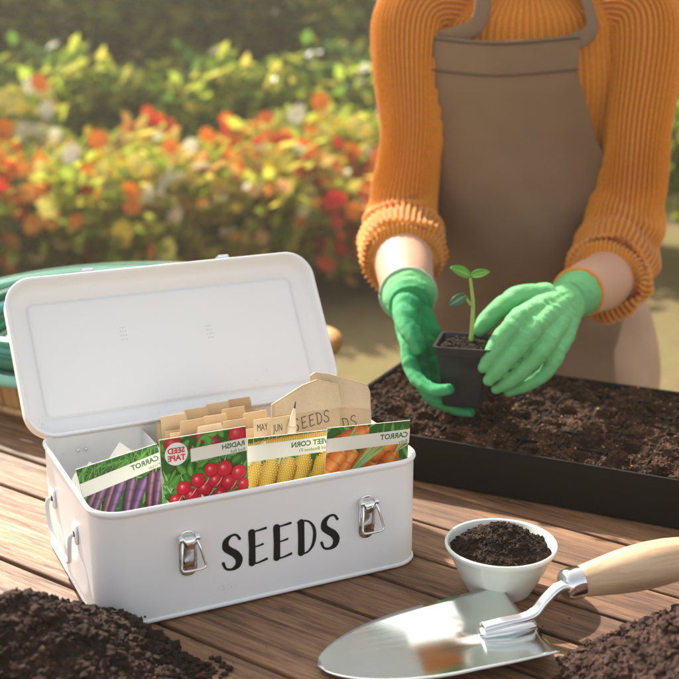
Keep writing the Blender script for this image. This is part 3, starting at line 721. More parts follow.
# ------------------------------------------------------------------ trowel
tr = empty('hand_trowel', (-.0185, .8895, 0), R(17.0))      # local x runs from the tip towards the handle
tag(tr, 'steel hand trowel with pale wooden handle lying on the planks', 'trowel')
b = MB(); nu, nv = 44, 24; vs = []
L = .198
for i in range(nu + 1):
    t = i / nu
    hw = .0575 * (1 - (1 - min(1, t / .62)) ** 2.0) ** .60 if t < .62 else .0575 + .0035 * math.sin((t - .62) / .38 * PI / 2)
    for j in range(nv + 1):
        q = -1 + 2 * j / nv
        x = L * t - .004 * q * q * t; y = q * hw
        z = .0035 + .0130 * t * (q * q) * .75 + .006 * t - .010 * math.exp(-((t - 1.0) ** 2) / .04) * (1 - abs(q)) * .0 + .0045 * math.exp(-(y / .010) ** 2) * max(0, t - .62) / .38
        z += .0015 * (1 - t) ** 3
        vs.append((x, y, z))
b.add(vs, [(i * (nv + 1) + j, (i + 1) * (nv + 1) + j, (i + 1) * (nv + 1) + j + 1, i * (nv + 1) + j + 1) for i in range(nu) for j in range(nv)])
bl = b.build('blade', M['blade'], tr, fix=False); q = bl.modifiers.new('s', 'SOLIDIFY'); q.thickness = .0013; q.offset = 1
b = MB()
b.loft([(.146, 0, .0105), (.152, 0, .0122), (.172, 0, .0138), (.192, 0, .0150), (.198, 0, .0150)], [(.004, .002), (.0100, .0042), (.0125, .0046), (.0118, .0046), (.009, .003)], 24, 5, up=Vector((0, 0, 1))); q = b.build('socket_plate', M['chrome'], tr)
b = MB()
for dy in (-.0030, -.0010, .0010, .0030):
    b.loft([(.150, dy, .0165), (.168, dy, .0185), (.188, dy, .0195), (.200, dy, .0235), (.209, dy, .034), (.220, dy * .9, .0435), (.232, dy * .8, .047)], [(.0036, .0034)] * 7, 12, 6)
b.build('neck', M['chrome'], tr)
HA = Matrix.Translation((.228, 0, .0455)) @ Matrix.Rotation(R(-5), 4, 'Y') @ Matrix.Rotation(R(90), 4, 'Y')
b = MB(); b.lathe([(.004, -.003), (.0125, -.002), (.0140, 0), (.0143, .003), (.0143, .012), (.0140, .0145), (.012, .0150)], 40, HA); b.build('ferrule', M['chrome'], tr, sharp=45)
b = MB(); b.lathe([(.008, .014), (.0132, .0142), (.0140, .017), (.0160, .030), (.0186, .048), (.0204, .066), (.0210, .084), (.0203, .102), (.0182, .118), (.0150, .130), (.0105, .138), (.004, .1415)], 48, HA); b.build('handle', M['beech'], tr)

# ------------------------------------------------------------------ seed tray
TA = R(-26); te = Vector((math.cos(TA), math.sin(TA))); tn = Vector((-te.y, te.x))
TL, TW, TH = .60, .290, .060
to = te * -.612 + tn * 1.195
tray = empty('seed_tray', (to.x, to.y, 0), TA); tag(tray, 'long black plastic seedling tray filled with soil', 'seed tray')
b = MB(); b.sweep(TL, TW, .010, [(-.02, .001), (-.010, .001), (-.007, .004), (-.0035, .046), (-.002, .0465), (-.0018, .058), (.001, .0590), (.001, .0602), (-.002, .0604), (-.0035, .0595), (-.0045, .05), (-.009, .006), (-.02, .005)], cap0=True, n=5)
b.build('tray_body', M['black_plastic'], tray, sharp=35)
CS = .0475
b = MB()
for i in range(1, int(TL / CS) + 1): b.box(i * CS, .006, .006, i * CS + .0018, TW - .006, .0588)
for j in range(1, 6): b.box(.006, j * CS, .006, TL - .006, j * CS + .0018, .0585)
b.build('cell_wall', M['black_plastic'], tray, smooth=False)
def ts(x, y):
    fx, fy = (x / CS) % 1 - .5, (y / CS) % 1 - .5
    rr = math.hypot(fx, fy); jj = noise.noise(Vector((int(x / CS) * 3.1 + .4, int(y / CS) * 1.7 + .3, 4.2)))
    pit = -(.013 + .008 * jj) * math.exp(-(rr / .27) ** 2) + .006 * math.exp(-((rr - .40) / .12) ** 2)
    rim = min(x, TL - x, y, TW - y)
    return .0545 + pit + .0045 * fb(x, y, 26, 3) + .0030 * fb(x, y, 110, 7) - (.004 if rim < .008 else 0)
sb = mound(ts, .006, TL - .006, .006, TW - .006, 380, 190, lambda x, y: True)
def fnt():
    x, y = random.uniform(.008, TL - .008), random.uniform(.008, TW - .008); return (x, y, ts(x, y)), True
clods(sb, fnt, 13000, .0005, .0034)
for _ in range(2200):      # pale perlite and bark bits
    p, _k = fnt(); r = random.uniform(.0004, .0012); sb.ball((p[0], p[1], p[2] + r), r, 1, (1.3, 1, .7), .6, None, random.choice([(9, 9.5, 10), (6, 6, 6), (4, 3.6, 3)]))
o = sb.build('tray_soil', M['tray_soil'], smooth=False, fix=False); o.location = (to.x, to.y, 0); o.rotation_euler = (0, 0, TA)
tag(o, 'loose brown potting soil filling the long black tray', 'soil', None, 'stuff')

# ------------------------------------------------------------------ soil piles on the table
def pile(name, cx, cy, R0, H0, label, m, n, c0, c1, o, stretch=1.0, crumbs=0, cr_c=None):
    def f(x, y):
        d = math.hypot((x - cx) / stretch, y - cy) / R0; d *= 1 + .14 * fb(x, y, 14, o, 2)
        if d >= 1: return -.003
        return H0 * (1 - d) ** .85 + .0045 * fb(x, y, 55, o) * min(1, (1 - d) * 6) + .0016 * fb(x, y, 260, o + 3) - .0005
    mb = mound(f, cx - R0 * stretch * 1.15, cx + R0 * stretch * 1.15, cy - R0 * 1.15, cy + R0 * 1.15, 240, 240, lambda x, y: f(x, y) > -.0029)
    def fn():
        a, r = random.uniform(0, 6.28), R0 * math.sqrt(random.random()) * 1.03; x, y = cx + stretch * r * math.cos(a), cy + r * math.sin(a); z = f(x, y); return (x, y, max(z, 0.0)), z > -.0031
    clods(mb, fn, n, c0, c1, pw=11)
    for _ in range(n // 28):
        p, k = fn()
        if k: r = random.uniform(.0004, .0009); mb.ball((p[0], p[1], p[2] + r * 1.6), r, 1, (1, 1, 1), .5, None, (7, 7, 7.5))
    ob = mb.build(name, m, smooth=False, fix=False); tag(ob, label, 'soil pile', None, 'stuff'); return f
pile('soil_pile', -.256, .852, .128, .092, 'heap of dark crumbly soil at the front left corner of the box', M['soil'], 22000, .0004, .0055, 1.0, 1.06)
pile('soil_pile', .318, .838, .128, .098, 'blurred heap of brown earth in the right foreground', M['soil_red'], 10000, .0006, .0056, 5.0, 1.12)
cr = MB()
for _ in range(150):
    a = random.random(); x = -.130 + .05 * (random.random() ** 1.5 - .25) + .01 * a; y = .875 + random.uniform(-.02, .035); r = .0004 + .0032 * random.random() ** 5
    cr.ball((x, y, r * .6), r, 2, (1.1, .9, .75), .9)
for _ in range(60):
    x, y, r = random.uniform(-.13, .33), random.uniform(.90, 1.12), .0003 + .0013 * random.random() ** 4
    if math.hypot(x - .1525, y - 1.034) > .05 and not (x < .09 and y > .93): cr.ball((x, y, r * .6), r, 1, (1.2, .9, .75), .9)
for x, y, r in ((-.118, .893, .0052), (-.111, .872, .0056), (-.096, .884, .0026), (-.128, .880, .004), (-.098, .901, .0016), (-.122, .905, .003)):
    cr.ball((x, y, r * .6), r, 2, (1.2, .9, .75), 1.0)
tag(cr.build('soil_crumbs', M['soil'], smooth=False, fix=False), 'loose crumbs of soil scattered on the plank beside the heap', 'soil crumbs', None, 'stuff')

# ------------------------------------------------------------------ basket with garden hose
BKC = Vector((-.325, 1.715, -.002)); BR = .225
bk = empty('round_basket', BKC); tag(bk, 'round orange wooden basket with rounded handles behind the box', 'basket')
b = MB()
for k in range(44):       # upright staves
    a = 2 * PI * k / 44; Tm = Matrix.Rotation(a, 4, 'Z') @ Matrix.Translation((BR - .012, 0, 0)) @ Matrix.Rotation(R(9), 4, 'Y')
    b.box(-.003, -.0145, .002, .003, .0145, .066, M=Tm)
q = b.build('stave_wall', M['basket'], bk, smooth=False); bevel(q, .001)
for z, r in ((.006, BR - .004), (.058, BR + .004)):
    b = MB(); b.lathe([(r, z - .005), (r + .004, z - .004), (r + .005, z), (r + .004, z + .004), (r, z + .005)], 72); b.f = b.f[:-2]; b.build('hoop', M['basket'], bk)
b = MB(); b.lathe([(.01, .002), (BR - .016, .002), (BR - .016, .006), (.01, .006)], 60); b.build('base', M['basket'], bk)
for sgn in (1, -1):
    b = MB(); b.loft([(sgn * (BR - .01), -.075, .040), (sgn * (BR + .045), -.062, .045), (sgn * (BR + .078), -.030, .048), (sgn * (BR + .086), 0, .049), (sgn * (BR + .078), .030, .048), (sgn * (BR + .045), .062, .045), (sgn * (BR - .01), .075, .040)], [(.020, .016)] * 7, 18, 6)
    b.build('handle', M['basket'], bk)
hs = MB(); rg = random.Random(4); pts = []; rr = []
hues = [(.02, .24, .13), (.04, .38, .22), (.22, .55, .42), (.015, .17, .09), (.07, .40, .42)]
strip = []
layers = [(.030, 4), (.046, 4), (.062, 4), (.078, 4), (.092, 3), (.102, 2)]
for li, (z, nr) in enumerate(layers):
    for k in range(nr):
        r = (.262 if z > .05 else .205) - k * .018 + rg.uniform(-.004, .004); c = hues[(li + k * 2) % 5]; tl = rg.uniform(-.006, .006); ph = rg.uniform(0, 6.28); ox, oy = rg.uniform(-.004, .004), rg.uniform(-.004, .004)
        n = 60; P = [(BKC.x + ox + r * math.cos(2 * PI * i / n + ph), BKC.y + oy + r * math.sin(2 * PI * i / n + ph), z + .002 + tl * math.sin(2 * PI * i / n) + .014 * (i / n if k == 0 else 0)) for i in range(n + 1)]
        hs.loft(P, [.0078] * (n + 1), 12, 1, cf=lambda a, t, c=c: (lerp(c, (.62, .78, .70), .75) if (int(a / 6.284 * 12) % 12) == 2 else c))
o = hs.build('garden_hose', M['hose']); tag(o, 'coiled teal green garden hose piled in the round basket', 'hose')

# ------------------------------------------------------------------ person
person = empty('person', (.29, 1.86, -.75))
tag(person, 'person in orange rib sweater and brown apron holding a potted seedling', 'person')
inv = Matrix.Translation(-person.location)
def W(p): return inv @ Vector(p)
KY = .92
A3 = lambda px, py, y: W(at(px, py, y * KY))
hipc = Vector((.32, 1.93)); 
shL, shR = Vector((.104, 1.80, .50)), Vector((.438, 1.80, .50))
elL, elR = at(403, 232, 1.765), at(627, 232, 1.755)
cuL, cuR = at(403, 256, 1.645), at(609, 276, 1.65)
wrL, wrR = at(409, 300, 1.47), at(572, 297, 1.49)
body = MB(); w_ = lambda *a: [W(p) for p in a]
body.loft(w_((.32, 1.93, -.12), (.32, 1.93, -.02), (.31, 1.92, .08), (.295, 1.90, .17), (.285, 1.87, .30), (.275, 1.84, .42), (.272, 1.83, .50), (.27, 1.83, .545)), [(.15, .10), (.17, .115), (.155, .105), (.13, .09), (.145, .10), (.165, .095), (.16, .075), (.07, .045)], 32, 4, up=Vector((0, 1, 0)))
body.loft(w_((.27, 1.835, .50), (.268, 1.825, .56), (.266, 1.81, .60), (.265, 1.79, .66)), [.055, .048, .048, .045], 20, 4)
hc = W((.264, 1.765, .705))
body.ball(hc, .1, 3, (.74, .92, 1.12)); body.ball(hc + Vector((0, -.03, -.045)), .07, 3, (.8, .8, .95))
body.loft([hc + Vector((0, -.092, .012)), hc + Vector((0, -.104, -.012)), hc + Vector((0, -.112, -.030)), hc + Vector((0, -.094, -.036))], [.006, .009, .0125, .008], 10, 3)
for sgn in (-1, 1):
    body.ball(hc + Vector((sgn * .075, .005, -.012)), .026, 2, (.35, .7, 1.15))
    sh = shL if sgn < 0 else shR; el = elL if sgn < 0 else elR; wr = wrL if sgn < 0 else wrR; cu = cuL if sgn < 0 else cuR
    hd = (W(wr) + (W(wr) - W(cu)).normalized() * .03)
    body.loft([W((.27 + sgn * .08, 1.835, .50)), W(sh), W(sh.lerp(el, .5)), W(el), W(cu), W(cu.lerp(wr, .5)), W(wr), W(wr).lerp(hd, .5), hd], [.045, .040, .034, .036, .042, .038, .0265, .018, .010], 24, 5)
    body.loft(w_((.32 + sgn * .085, 1.93, -.02), (.32 + sgn * .10, 1.93, -.14), (.32 + sgn * .11, 1.93, -.36), (.32 + sgn * .11, 1.95, -.58), (.32 + sgn * .11, 1.96, -.68)), [.085, .080, .056, .045, .036], 20, 4)
    body.loft(w_((.32 + sgn * .11, 1.98, -.70), (.32 + sgn * .115, 1.90, -.715), (.32 + sgn * .12, 1.80, -.728)), [(.03, .035), (.036, .026), (.030, .012)], 14, 4)
bo = link('body', remeshed(body, .0058, 8), M['skin'], person)
# face
for sgn in (-1, 1):
    e = MB(); e.ball(hc + Vector((sgn * .030, -.078, .014)), .0125, 3, (1, .8, .7)); q = e.build('eye', simple('eye_white', (.7, .68, .65), .25), bo)
    e = MB(); e.ball(hc + Vector((sgn * .030, -.0875, .008)), .0050, 2, (1, .4, 1)); e.build('iris', M['hair'], q)
    e = MB(); e.loft([hc + Vector((sgn * .014, -.088, .034)), hc + Vector((sgn * .030, -.086, .040)), hc + Vector((sgn * .046, -.074, .034))], [.0022, .003, .0015], 8, 4); e.build('eyebrow', M['hair'], bo)
e = MB(); e.loft([hc + Vector((-.022, -.083, -.058)), hc + Vector((-.008, -.092, -.056)), hc + Vector((.008, -.092, -.056)), hc + Vector((.022, -.083, -.058))], [.002, .006, .006, .002], 10, 4); e.build('lips', simple('lips', (.45, .14, .12), .4), bo)
hr = MB()
hr.ball(hc + Vector((0, .016, .022)), .104, 3, (.80, .90, 1.08), .08)
hr.ball(hc + Vector((0, .105, .005)), .042, 3, (1, 1, 1), .15)
hm = hr.build('hair', M['hair'], person)
bm = bmesh.new(); bm.from_mesh(hm.data)
bmesh.ops.delete(bm, geom=[v for v in bm.verts if v.co.y < hc.y - .045 + .0 and v.co.z < hc.z + .055], context='VERTS'); bm.to_mesh(hm.data); bm.free()
# sweater: ribbed torso and sleeves
sw = MB()
nr = 50
def rib_t(a, t): return .0022 * math.cos(nr * 2 * a)
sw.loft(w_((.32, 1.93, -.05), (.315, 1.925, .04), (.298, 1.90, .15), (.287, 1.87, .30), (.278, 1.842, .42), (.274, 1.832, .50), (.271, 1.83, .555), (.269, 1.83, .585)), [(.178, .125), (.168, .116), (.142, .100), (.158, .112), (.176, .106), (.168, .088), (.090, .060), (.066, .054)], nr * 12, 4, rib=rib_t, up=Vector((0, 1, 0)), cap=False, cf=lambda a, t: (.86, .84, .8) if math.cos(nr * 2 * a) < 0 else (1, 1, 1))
def sleeve(path, rad, seed, n=44, folds=6):
    rg = random.Random(seed); ph = [rg.uniform(0, 6.28) for _ in range(8)]
    def rib(a, t):
        low = max(0, (t - .42) / .58) ** .8
        x = .0026 * math.cos(n * a + 1.6 * math.sin(t * 11 + ph[0]) * low + .8 * noise.noise(Vector((t * 9, math.cos(a), math.sin(a)))))
        u = t * folds * 8.0 + 2.2 * math.sin(a + ph[1]) + 1.1 * math.sin(2 * a + ph[2]) + 2.5 * noise.noise(Vector((math.cos(a) * 1.3, math.sin(a) * 1.3, t * 3 + seed)))
        f = math.sin(u); f = f * (.6 + .8 * noise.noise(Vector((math.cos(a) * 1.7 + 5, math.sin(a) * 1.7, t * 5 + seed))))
        x += low * .0075 * f + .003 * noise.noise(Vector((math.cos(a) * 2.2, math.sin(a) * 2.2, t * 12 + seed * 2)))
        x += (.005 * math.sin(t * 9 + 1.4 * math.sin(a + ph[5])) * max(0, 1 - low * 1.3))
        return x
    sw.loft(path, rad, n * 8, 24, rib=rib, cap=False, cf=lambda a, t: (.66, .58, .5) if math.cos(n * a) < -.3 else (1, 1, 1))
for sgn, sh, el, cu, wr in ((-1, shL, elL, cuL, wrL), (1, shR, elR, cuR, wrR)):
    cuff = cu.lerp(wr, .10); up_ = (cu - el).normalized()
    mid = sh.lerp(el, .5) + Vector((sgn * -.004, -.012, 0))
    el2 = el + Vector((0, .012, .0))
    sleeve([W((.27 + sgn * .10, 1.835, .515)), W(sh + Vector((0, 0, .005))), W(mid), W(el2 + Vector((0, 0, .05))), W(el2.lerp(cu, .35)), W(cu), W(cuff)], [.050, .050, .044, .051, .060, .057, .052] if sgn < 0 else [.052, .054, .047, .053, .060, .058, .053], 3 if sgn < 0 else 9)
    # rolled cuff turned back on itself
    dr = (wr - cu).normalized()
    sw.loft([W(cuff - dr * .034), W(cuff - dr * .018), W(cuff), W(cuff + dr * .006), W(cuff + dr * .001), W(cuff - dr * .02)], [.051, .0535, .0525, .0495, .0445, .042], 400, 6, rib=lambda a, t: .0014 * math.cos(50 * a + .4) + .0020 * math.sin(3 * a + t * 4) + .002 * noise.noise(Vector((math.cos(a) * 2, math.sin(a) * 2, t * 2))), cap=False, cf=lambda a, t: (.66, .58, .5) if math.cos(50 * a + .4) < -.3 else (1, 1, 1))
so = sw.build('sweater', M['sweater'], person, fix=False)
# apron bib and skirt, a cloth front following the torso
ap = MB(); nu, nv = 90, 110; vs = []
def apron_pt(s, t):            # s across -1..1, t from top 0 to hem 1
    z = .488 - 1.05 * t
    z_ = z
    tcx = .280 + .045 * min(1, max(0, (.40 - z) / .5)); cxp = tcx - .062 * min(1, max(0, (z - .12) / .22)) ; cyp = 1.85 + .07 * min(1, max(0, (.42 - z) / .40))
    hw = .115 + .075 * min(1, max(0, (.43 - z) / .27)) ** .8 + .018 * max(0, -z)
    rx = .180 + .018 * max(0, -z) + .01; ry = .124 + .01 * max(0, min(1, -z * 4))
    hw = min(hw, .178 + .02 * max(0, -z)) if z > .1 else .178 + .03 * max(0, .1 - z)
    lowf = min(1, max(0, (.16 - z) / .16)); cxp -= .035 * lowf; hw -= .030 * lowf
    x = s * hw; q = min(.985, abs(x + cxp - tcx) / (rx + .004))
    y = cyp - (ry + .012) * math.sqrt(max(.02, 1 - q * q)) 
    fold = .012 * math.sin(s * 5 + 3 * z) * (1 if z < .1 else .5) + .022 * fb(x + 3, z * .45, 7.0, 2, 2)
    fold += .012 * math.sin((x * 1.2 + z * 1.4) * 38 + 2 * math.sin(z * 9)) * math.exp(-((z - .13) / .10) ** 2) * max(0, s + .1)
    if z < .1: y -= .02 * min(1, (.1 - z) * 5)
    return Vector((cxp + x, y - fold * .8, z_ - .006 * math.cos(s * 2)))
for i in range(nu + 1):
    for j in range(nv + 1): vs.append(W(apron_pt(-1 + 2 * i / nu, j / nv)))
ap.add(vs, [(i * (nv + 1) + j, (i + 1) * (nv + 1) + j, (i + 1) * (nv + 1) + j + 1, i * (nv + 1) + j + 1) for i in range(nu) for j in range(nv)])
ao = ap.build('apron', M['apron'], person, fix=False); q = ao.modifiers.new('s', 'SOLIDIFY'); q.thickness = .0025; q.offset = 0
b = MB()
for t0 in (.045,):
    P = [W(apron_pt(-1 + 2 * i / 60, t0) + Vector((0, -.0035, 0))) for i in range(61)]; b.loft(P, [(.0012, .0012)] * 61, 6)
P = [W(apron_pt(-1 + 2 * i / 60, .004) + Vector((0, -.001, 0))) for i in range(61)]; b.loft(P, [(.0022, .0018)] * 61, 6)
b.build('hem_stitch', M['stitch'], ao)
for sgn in (-1, 1):
    b = MB(); b.loft([W(apron_pt(sgn * .9, .01)), W((.272 + sgn * .082, 1.735, .50)), W((.27 + sgn * .066, 1.765, .565)), W((.27 + sgn * .055, 1.83, .592)), W((.27 + sgn * .030, 1.895, .590))], [(.012, .0018)] * 5, 12, 6, up=Vector((0, 1, 0))); b.build('neck_strap', M['apron'], ao)
    b = MB(); b.loft([W(apron_pt(sgn * .98, .37)), W((.31 + sgn * .165, 1.88, .08)), W((.315 + sgn * .17, 1.95, .07)), W((.315 + sgn * .10, 2.06, .06))], [(.002, .012)] * 4, 10, 5); b.build('waist_tie', M['apron'], ao)
trs = MB()
for sgn in (-1, 1):
    trs.loft(w_((.325 + sgn * .075, 1.935, .04), (.33 + sgn * .098, 1.93, -.08), (.34 + sgn * .112, 1.93, -.24), (.33 + sgn * .115, 1.94, -.45), (.33 + sgn * .115, 1.955, -.68)), [(.115, .100), (.112, .105), (.095, .095), (.075, .075), (.065, .065)], 32, 6, up=Vector((0, 1, 0)), rib=lambda a, t: .004 * math.sin(5 * a + t * 20))
trs.loft(w_((.325, 1.935, .07), (.325, 1.935, -.02), (.33, 1.935, -.10)), [(.178, .118), (.185, .122), (.16, .10)], 40, 6, up=Vector((0, 1, 0)))
link('trousers', remeshed(trs, .008, 3), M['trousers'], person)
for sgn in (-1, 1):
    b = MB(); b.loft(w_((.33 + sgn * .112, 2.005, -.705), (.33 + sgn * .113, 1.95, -.695), (.33 + sgn * .118, 1.87, -.712), (.33 + sgn * .122, 1.78, -.728)), [(.040, .040), (.045, .052), (.046, .036), (.036, .020)], 20, 5); b.build('shoe', M['shoe'], person)

# gloves
MINT, GRN, DEEP, PALE = (.22, .66, .25), (.09, .53, .19), (.014, .31, .10), (.50, .68, .46)
def glove(chains, thumb, wrist, wdir, cuff_r, clen, palmn, colfn, voxel=.0015):
    g = MB()
    for ch in chains:
        P = [A3(*c) for c in ch]; r = chains_r[chains.index(ch)]
        r = [q * 1.0 for q in r]; g.loft([wrist.lerp(P[0], .05)] + [wrist.lerp(P[0], .55)] + P, [.021, .0175] + r, 18, 6); g.ball(P[-1], r[-1] * 1.12, 2)
        for q in (0, 1): g.ball(P[q] + Vector((0, -.001, .001)), r[q] * 1.06, 2)
    P = [A3(*c) for c in thumb]
    g.loft(P, [.0185, .0150, .0125, .0115, .0080][:len(P)], 18, 6); g.ball(P[-1], .0088, 2)
    g.loft([wrist - wdir * clen, wrist - wdir * clen * .5, wrist, wrist + wdir * .02], [(cuff_r * 1.08, cuff_r * 1.08), (cuff_r * 1.02, cuff_r * 1.0), (cuff_r * .98, cuff_r * .92), (cuff_r * .8, cuff_r * .8)], 28, 4)
    me = remeshed(g, voxel, 3)
    sd_ = wrist.x * 9
    norms = [v.normal.copy() for v in me.vertices]
    for v, vn in zip(me.vertices, norms):
        p = v.co.copy(); q = (p - wrist).dot(wdir)
        k = .0011 * noise.noise(p * 55 + Vector((sd_, 0, 0))) + .0007 * noise.noise(p * 130) + .0009 * math.sin(q * 330 + 5 * noise.noise(p * 30)) * max(0, noise.noise(p * 22 + Vector((3, sd_, 1))) + .15)
        v.co = p + vn * k
    ca = me.color_attributes.new('Col', 'FLOAT_COLOR', 'POINT'); dat = []
    for v, vn in zip(me.vertices, norms):
        c = colfn(v.co, vn); dat += [c[0], c[1], c[2], 1]
    ca.data.foreach_set('color', dat)
    return me
# viewer-left hand, cupping the pot from its left and below
Wl, Wr = W(wrL), W(wrR)
chains_r = [[.0125, .0115, .0105, .0088, .0060], [.013, .0118, .0108, .009, .0062], [.0125, .0115, .0105, .0088, .0060], [.0112, .0100, .0090, .0078, .0056]]
chL = [[(431, 334, 1.560), (434, 352, 1.552), (441, 374, 1.545), (456, 394, 1.53), (470, 402, 1.51)],
       [(424, 344, 1.545), (428, 362, 1.538), (436, 384, 1.525), (451, 400, 1.505), (465, 406, 1.488)],
       [(416, 348, 1.525), (419, 370, 1.510), (431, 394, 1.490), (452, 407, 1.470), (470, 412, 1.458)],
       [(409, 346, 1.500), (411, 364, 1.480), (419, 381, 1.455), (434, 390, 1.432), (449, 389, 1.420)]]
thL = [(407, 305, 1.565), (405, 317, 1.530), (410, 330, 1.505), (416, 342, 1.490), (419, 348, 1.484)]
wdL = (Wl - W(cuL)).normalized()
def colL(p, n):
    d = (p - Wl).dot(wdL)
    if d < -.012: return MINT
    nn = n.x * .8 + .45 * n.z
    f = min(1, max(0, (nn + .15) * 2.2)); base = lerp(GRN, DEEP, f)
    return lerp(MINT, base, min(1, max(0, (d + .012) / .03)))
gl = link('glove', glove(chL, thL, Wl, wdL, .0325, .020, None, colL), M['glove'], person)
gl['label'] = 'dark green glove cupping the pot from below'
chR = [[(520, 318, 1.475), (510, 328, 1.455), (500, 340, 1.443), (490, 356, 1.432), (484, 367, 1.428)],
       [(534, 328, 1.468), (524, 340, 1.448), (512, 354, 1.436), (498, 370, 1.427), (489, 380, 1.425)],
       [(547, 342, 1.468), (538, 355, 1.448), (525, 368, 1.438), (509, 381, 1.430), (496, 389, 1.430)],
       [(556, 354, 1.475), (550, 366, 1.458), (538, 378, 1.448), (522, 387, 1.442), (508, 392, 1.440)]]
thR = [(548, 298, 1.575), (522, 297, 1.55), (500, 308, 1.525), (486, 322, 1.512), (479, 330, 1.505)]
wdR = (Wr - W(cuR)).normalized()
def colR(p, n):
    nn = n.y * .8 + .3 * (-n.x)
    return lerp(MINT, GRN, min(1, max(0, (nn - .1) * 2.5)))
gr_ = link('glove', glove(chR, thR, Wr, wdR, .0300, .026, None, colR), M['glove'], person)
gr_['label'] = 'light green glove with orange edge gripping the pot'
for gg, wv, wd, cr_, mm, cln in ((gl, Wl, wdL, .0325, M['glove'], .020), (gr_, Wr, wdR, .0300, M['trim'], .026)):
    c = wv - wd * cln; X = wd.cross(Vector((0, 0, 1))).normalized(); Y = wd.cross(X); rr_ = cr_ * 1.08
    b = MB(); b.loft([c + X * rr_ * math.cos(2 * PI * k / 40) + Y * rr_ * math.sin(2 * PI * k / 40) for k in range(41)], [(.0028, .0028)] * 41, 8, 1, colr=PALE); b.build('cuff_trim', mm, gg)

# ------------------------------------------------------------------ pot with seedling
pc = at(466, 341, 1.352); PR = R(-14)
zb = at(466, 402, 1.352).z
pot = empty('plant_pot', (pc.x, pc.y, zb), PR); tag(pot, 'small square black plastic pot held between the green gloves', 'plant pot')
hp = pc.z - zb
b = MB(); a0, a1 = .0235, .0315
def sq(r, z): return (r, z)
b.sweep(.0001, .0001, .0001, [(a0 * .3, 0), (a0 - .003, 0), (a0, .002), (a1 - .003, hp - .009), (a1, hp - .0085), (a1 + .0015, hp - .001), (a1 + .0015, hp), (a1 - .0015, hp), (a1 - .0022, hp - .006), (a0 * .9, .01)], n=1, cap0=True) if False else None
rings = [(a0 - .003, 0), (a0, .002), (a1 - .0030, hp - .0105), (a1 - .0002, hp - .0095), (a1 + .0008, hp - .0012), (a1 + .0030, hp - .0010), (a1 + .0030, hp + .0004), (a1 - .0004, hp + .0004), (a1 - .0022, hp - .010), (a0 - .002, .006)]
vs = []; nn_ = 6
for r, z in rings:
    rc = .005
    for sx, sy, a_ in ((1, 1, 0), (-1, 1, 90), (-1, -1, 180), (1, -1, 270)):
        for k in range(nn_):
            a = R(a_ + 90 * k / (nn_ - 1)); vs.append((sx * (r - rc) + rc * math.cos(a), sy * (r - rc) + rc * math.sin(a), z))
m_ = 4 * nn_
b.add(vs, [(i * m_ + k, i * m_ + (k + 1) % m_, (i + 1) * m_ + (k + 1) % m_, (i + 1) * m_ + k) for i in range(len(rings) - 1) for k in range(m_)] + [tuple(range(m_ - 1, -1, -1)), tuple((len(rings) - 1) * m_ + k for k in range(m_))])
b.build('pot_body', M['pot_plastic'], pot, sharp=35)
def ps(x, y): return zb + hp - .005 + .005 * max(0, 1 - math.hypot(x, y) / .028) + .0015 * fb(x, y, 120, 9)
sb = mound(lambda x, y: ps(x, y), -.0285, .0285, -.0285, .0285, 40, 40, lambda x, y: True)
def fnp():
    x, y = random.uniform(-.027, .027), random.uniform(-.027, .027); return (x, y, ps(x, y)), True
clods(sb, fnp, 700, .0005, .0028)
o = sb.build('pot_soil', M['soil_dark'], smooth=False, fix=False); o.location = (pc.x, pc.y, 0); o.rotation_euler = (0, 0, PR); tag(o, 'dark soil filling the small square black pot', 'soil', None, 'stuff')
sd = empty('seedling', (pc.x + .004, pc.y, zb + hp)); tag(sd, 'young green seedling with two seed leaves growing in the pot', 'seedling')
SP = lambda px, py, dy=0.0: at(px, py, 1.352 + dy) - sd.location
b = MB(); b.loft([SP(471, 341), SP(472.5, 322), SP(473, 303), SP(471.5, 288), SP(470, 275)], [.0026, .0024, .0021, .0018, .0014], 12, 6, colr=(.42, .56, .18)); b.build('stem', M['seedling'], sd)
b = MB(); b.loft([SP(472, 306), SP(468, 301), SP(465, 296, -.002)], [.0018, .0015, .001], 8, 5, colr=(.42, .56, .18)); b.build('stalk', M['seedling'], sd)
def leafm(base, tip, width, normal, c0, c1, cup=.2):
    b = MB(); D = tip - base; L = D.length; T = D.normalized(); S = T.cross(normal).normalized(); Nn = S.cross(T); n, m = 12, 8; vs, cs = [], []
    for i in range(n + 1):
        t = i / n; w = width * (math.sin(PI * min(1, .04 + t * .94)) ** .62) * (1 - .15 * t)
        for j in range(m + 1):
            q = -1 + 2 * j / m; vs.append(base + T * (L * t) + S * (w * q) + Nn * (cup * width * (q * q) - .15 * L * t * t + (.0006 if abs(q) < .1 else 0))); cs.append(lerp(c0, c1, max(0, 1 - abs(q) * 5) * .8 + .15 * math.sin(t * 22 + abs(q) * 5) ** 2))
    b.add(vs, [(i * (m + 1) + j, (i + 1) * (m + 1) + j, (i + 1) * (m + 1) + j + 1, i * (m + 1) + j + 1) for i in range(n) for j in range(m)], cols=cs)
    o = b.build('leaf', M['seedling'], sd, fix=False); q = o.modifiers.new('s', 'SOLIDIFY'); q.thickness = .0006; return o
LG0, LG1 = (.13, .42, .03), (.40, .68, .16)
leafm(SP(470, 276), SP(452, 267, -.010), .0078, Vector((.15, -.75, .65)), LG0, LG1)
leafm(SP(470.5, 276), SP(489, 271, -.006), .0062, Vector((-.1, -.75, .65)), LG0, LG1)
leafm(SP(465, 296, -.002), SP(450, 305, -.014), .0068, Vector((.5, -.55, .6)), (.05, .20, .08), (.45, .6, .4), .5)

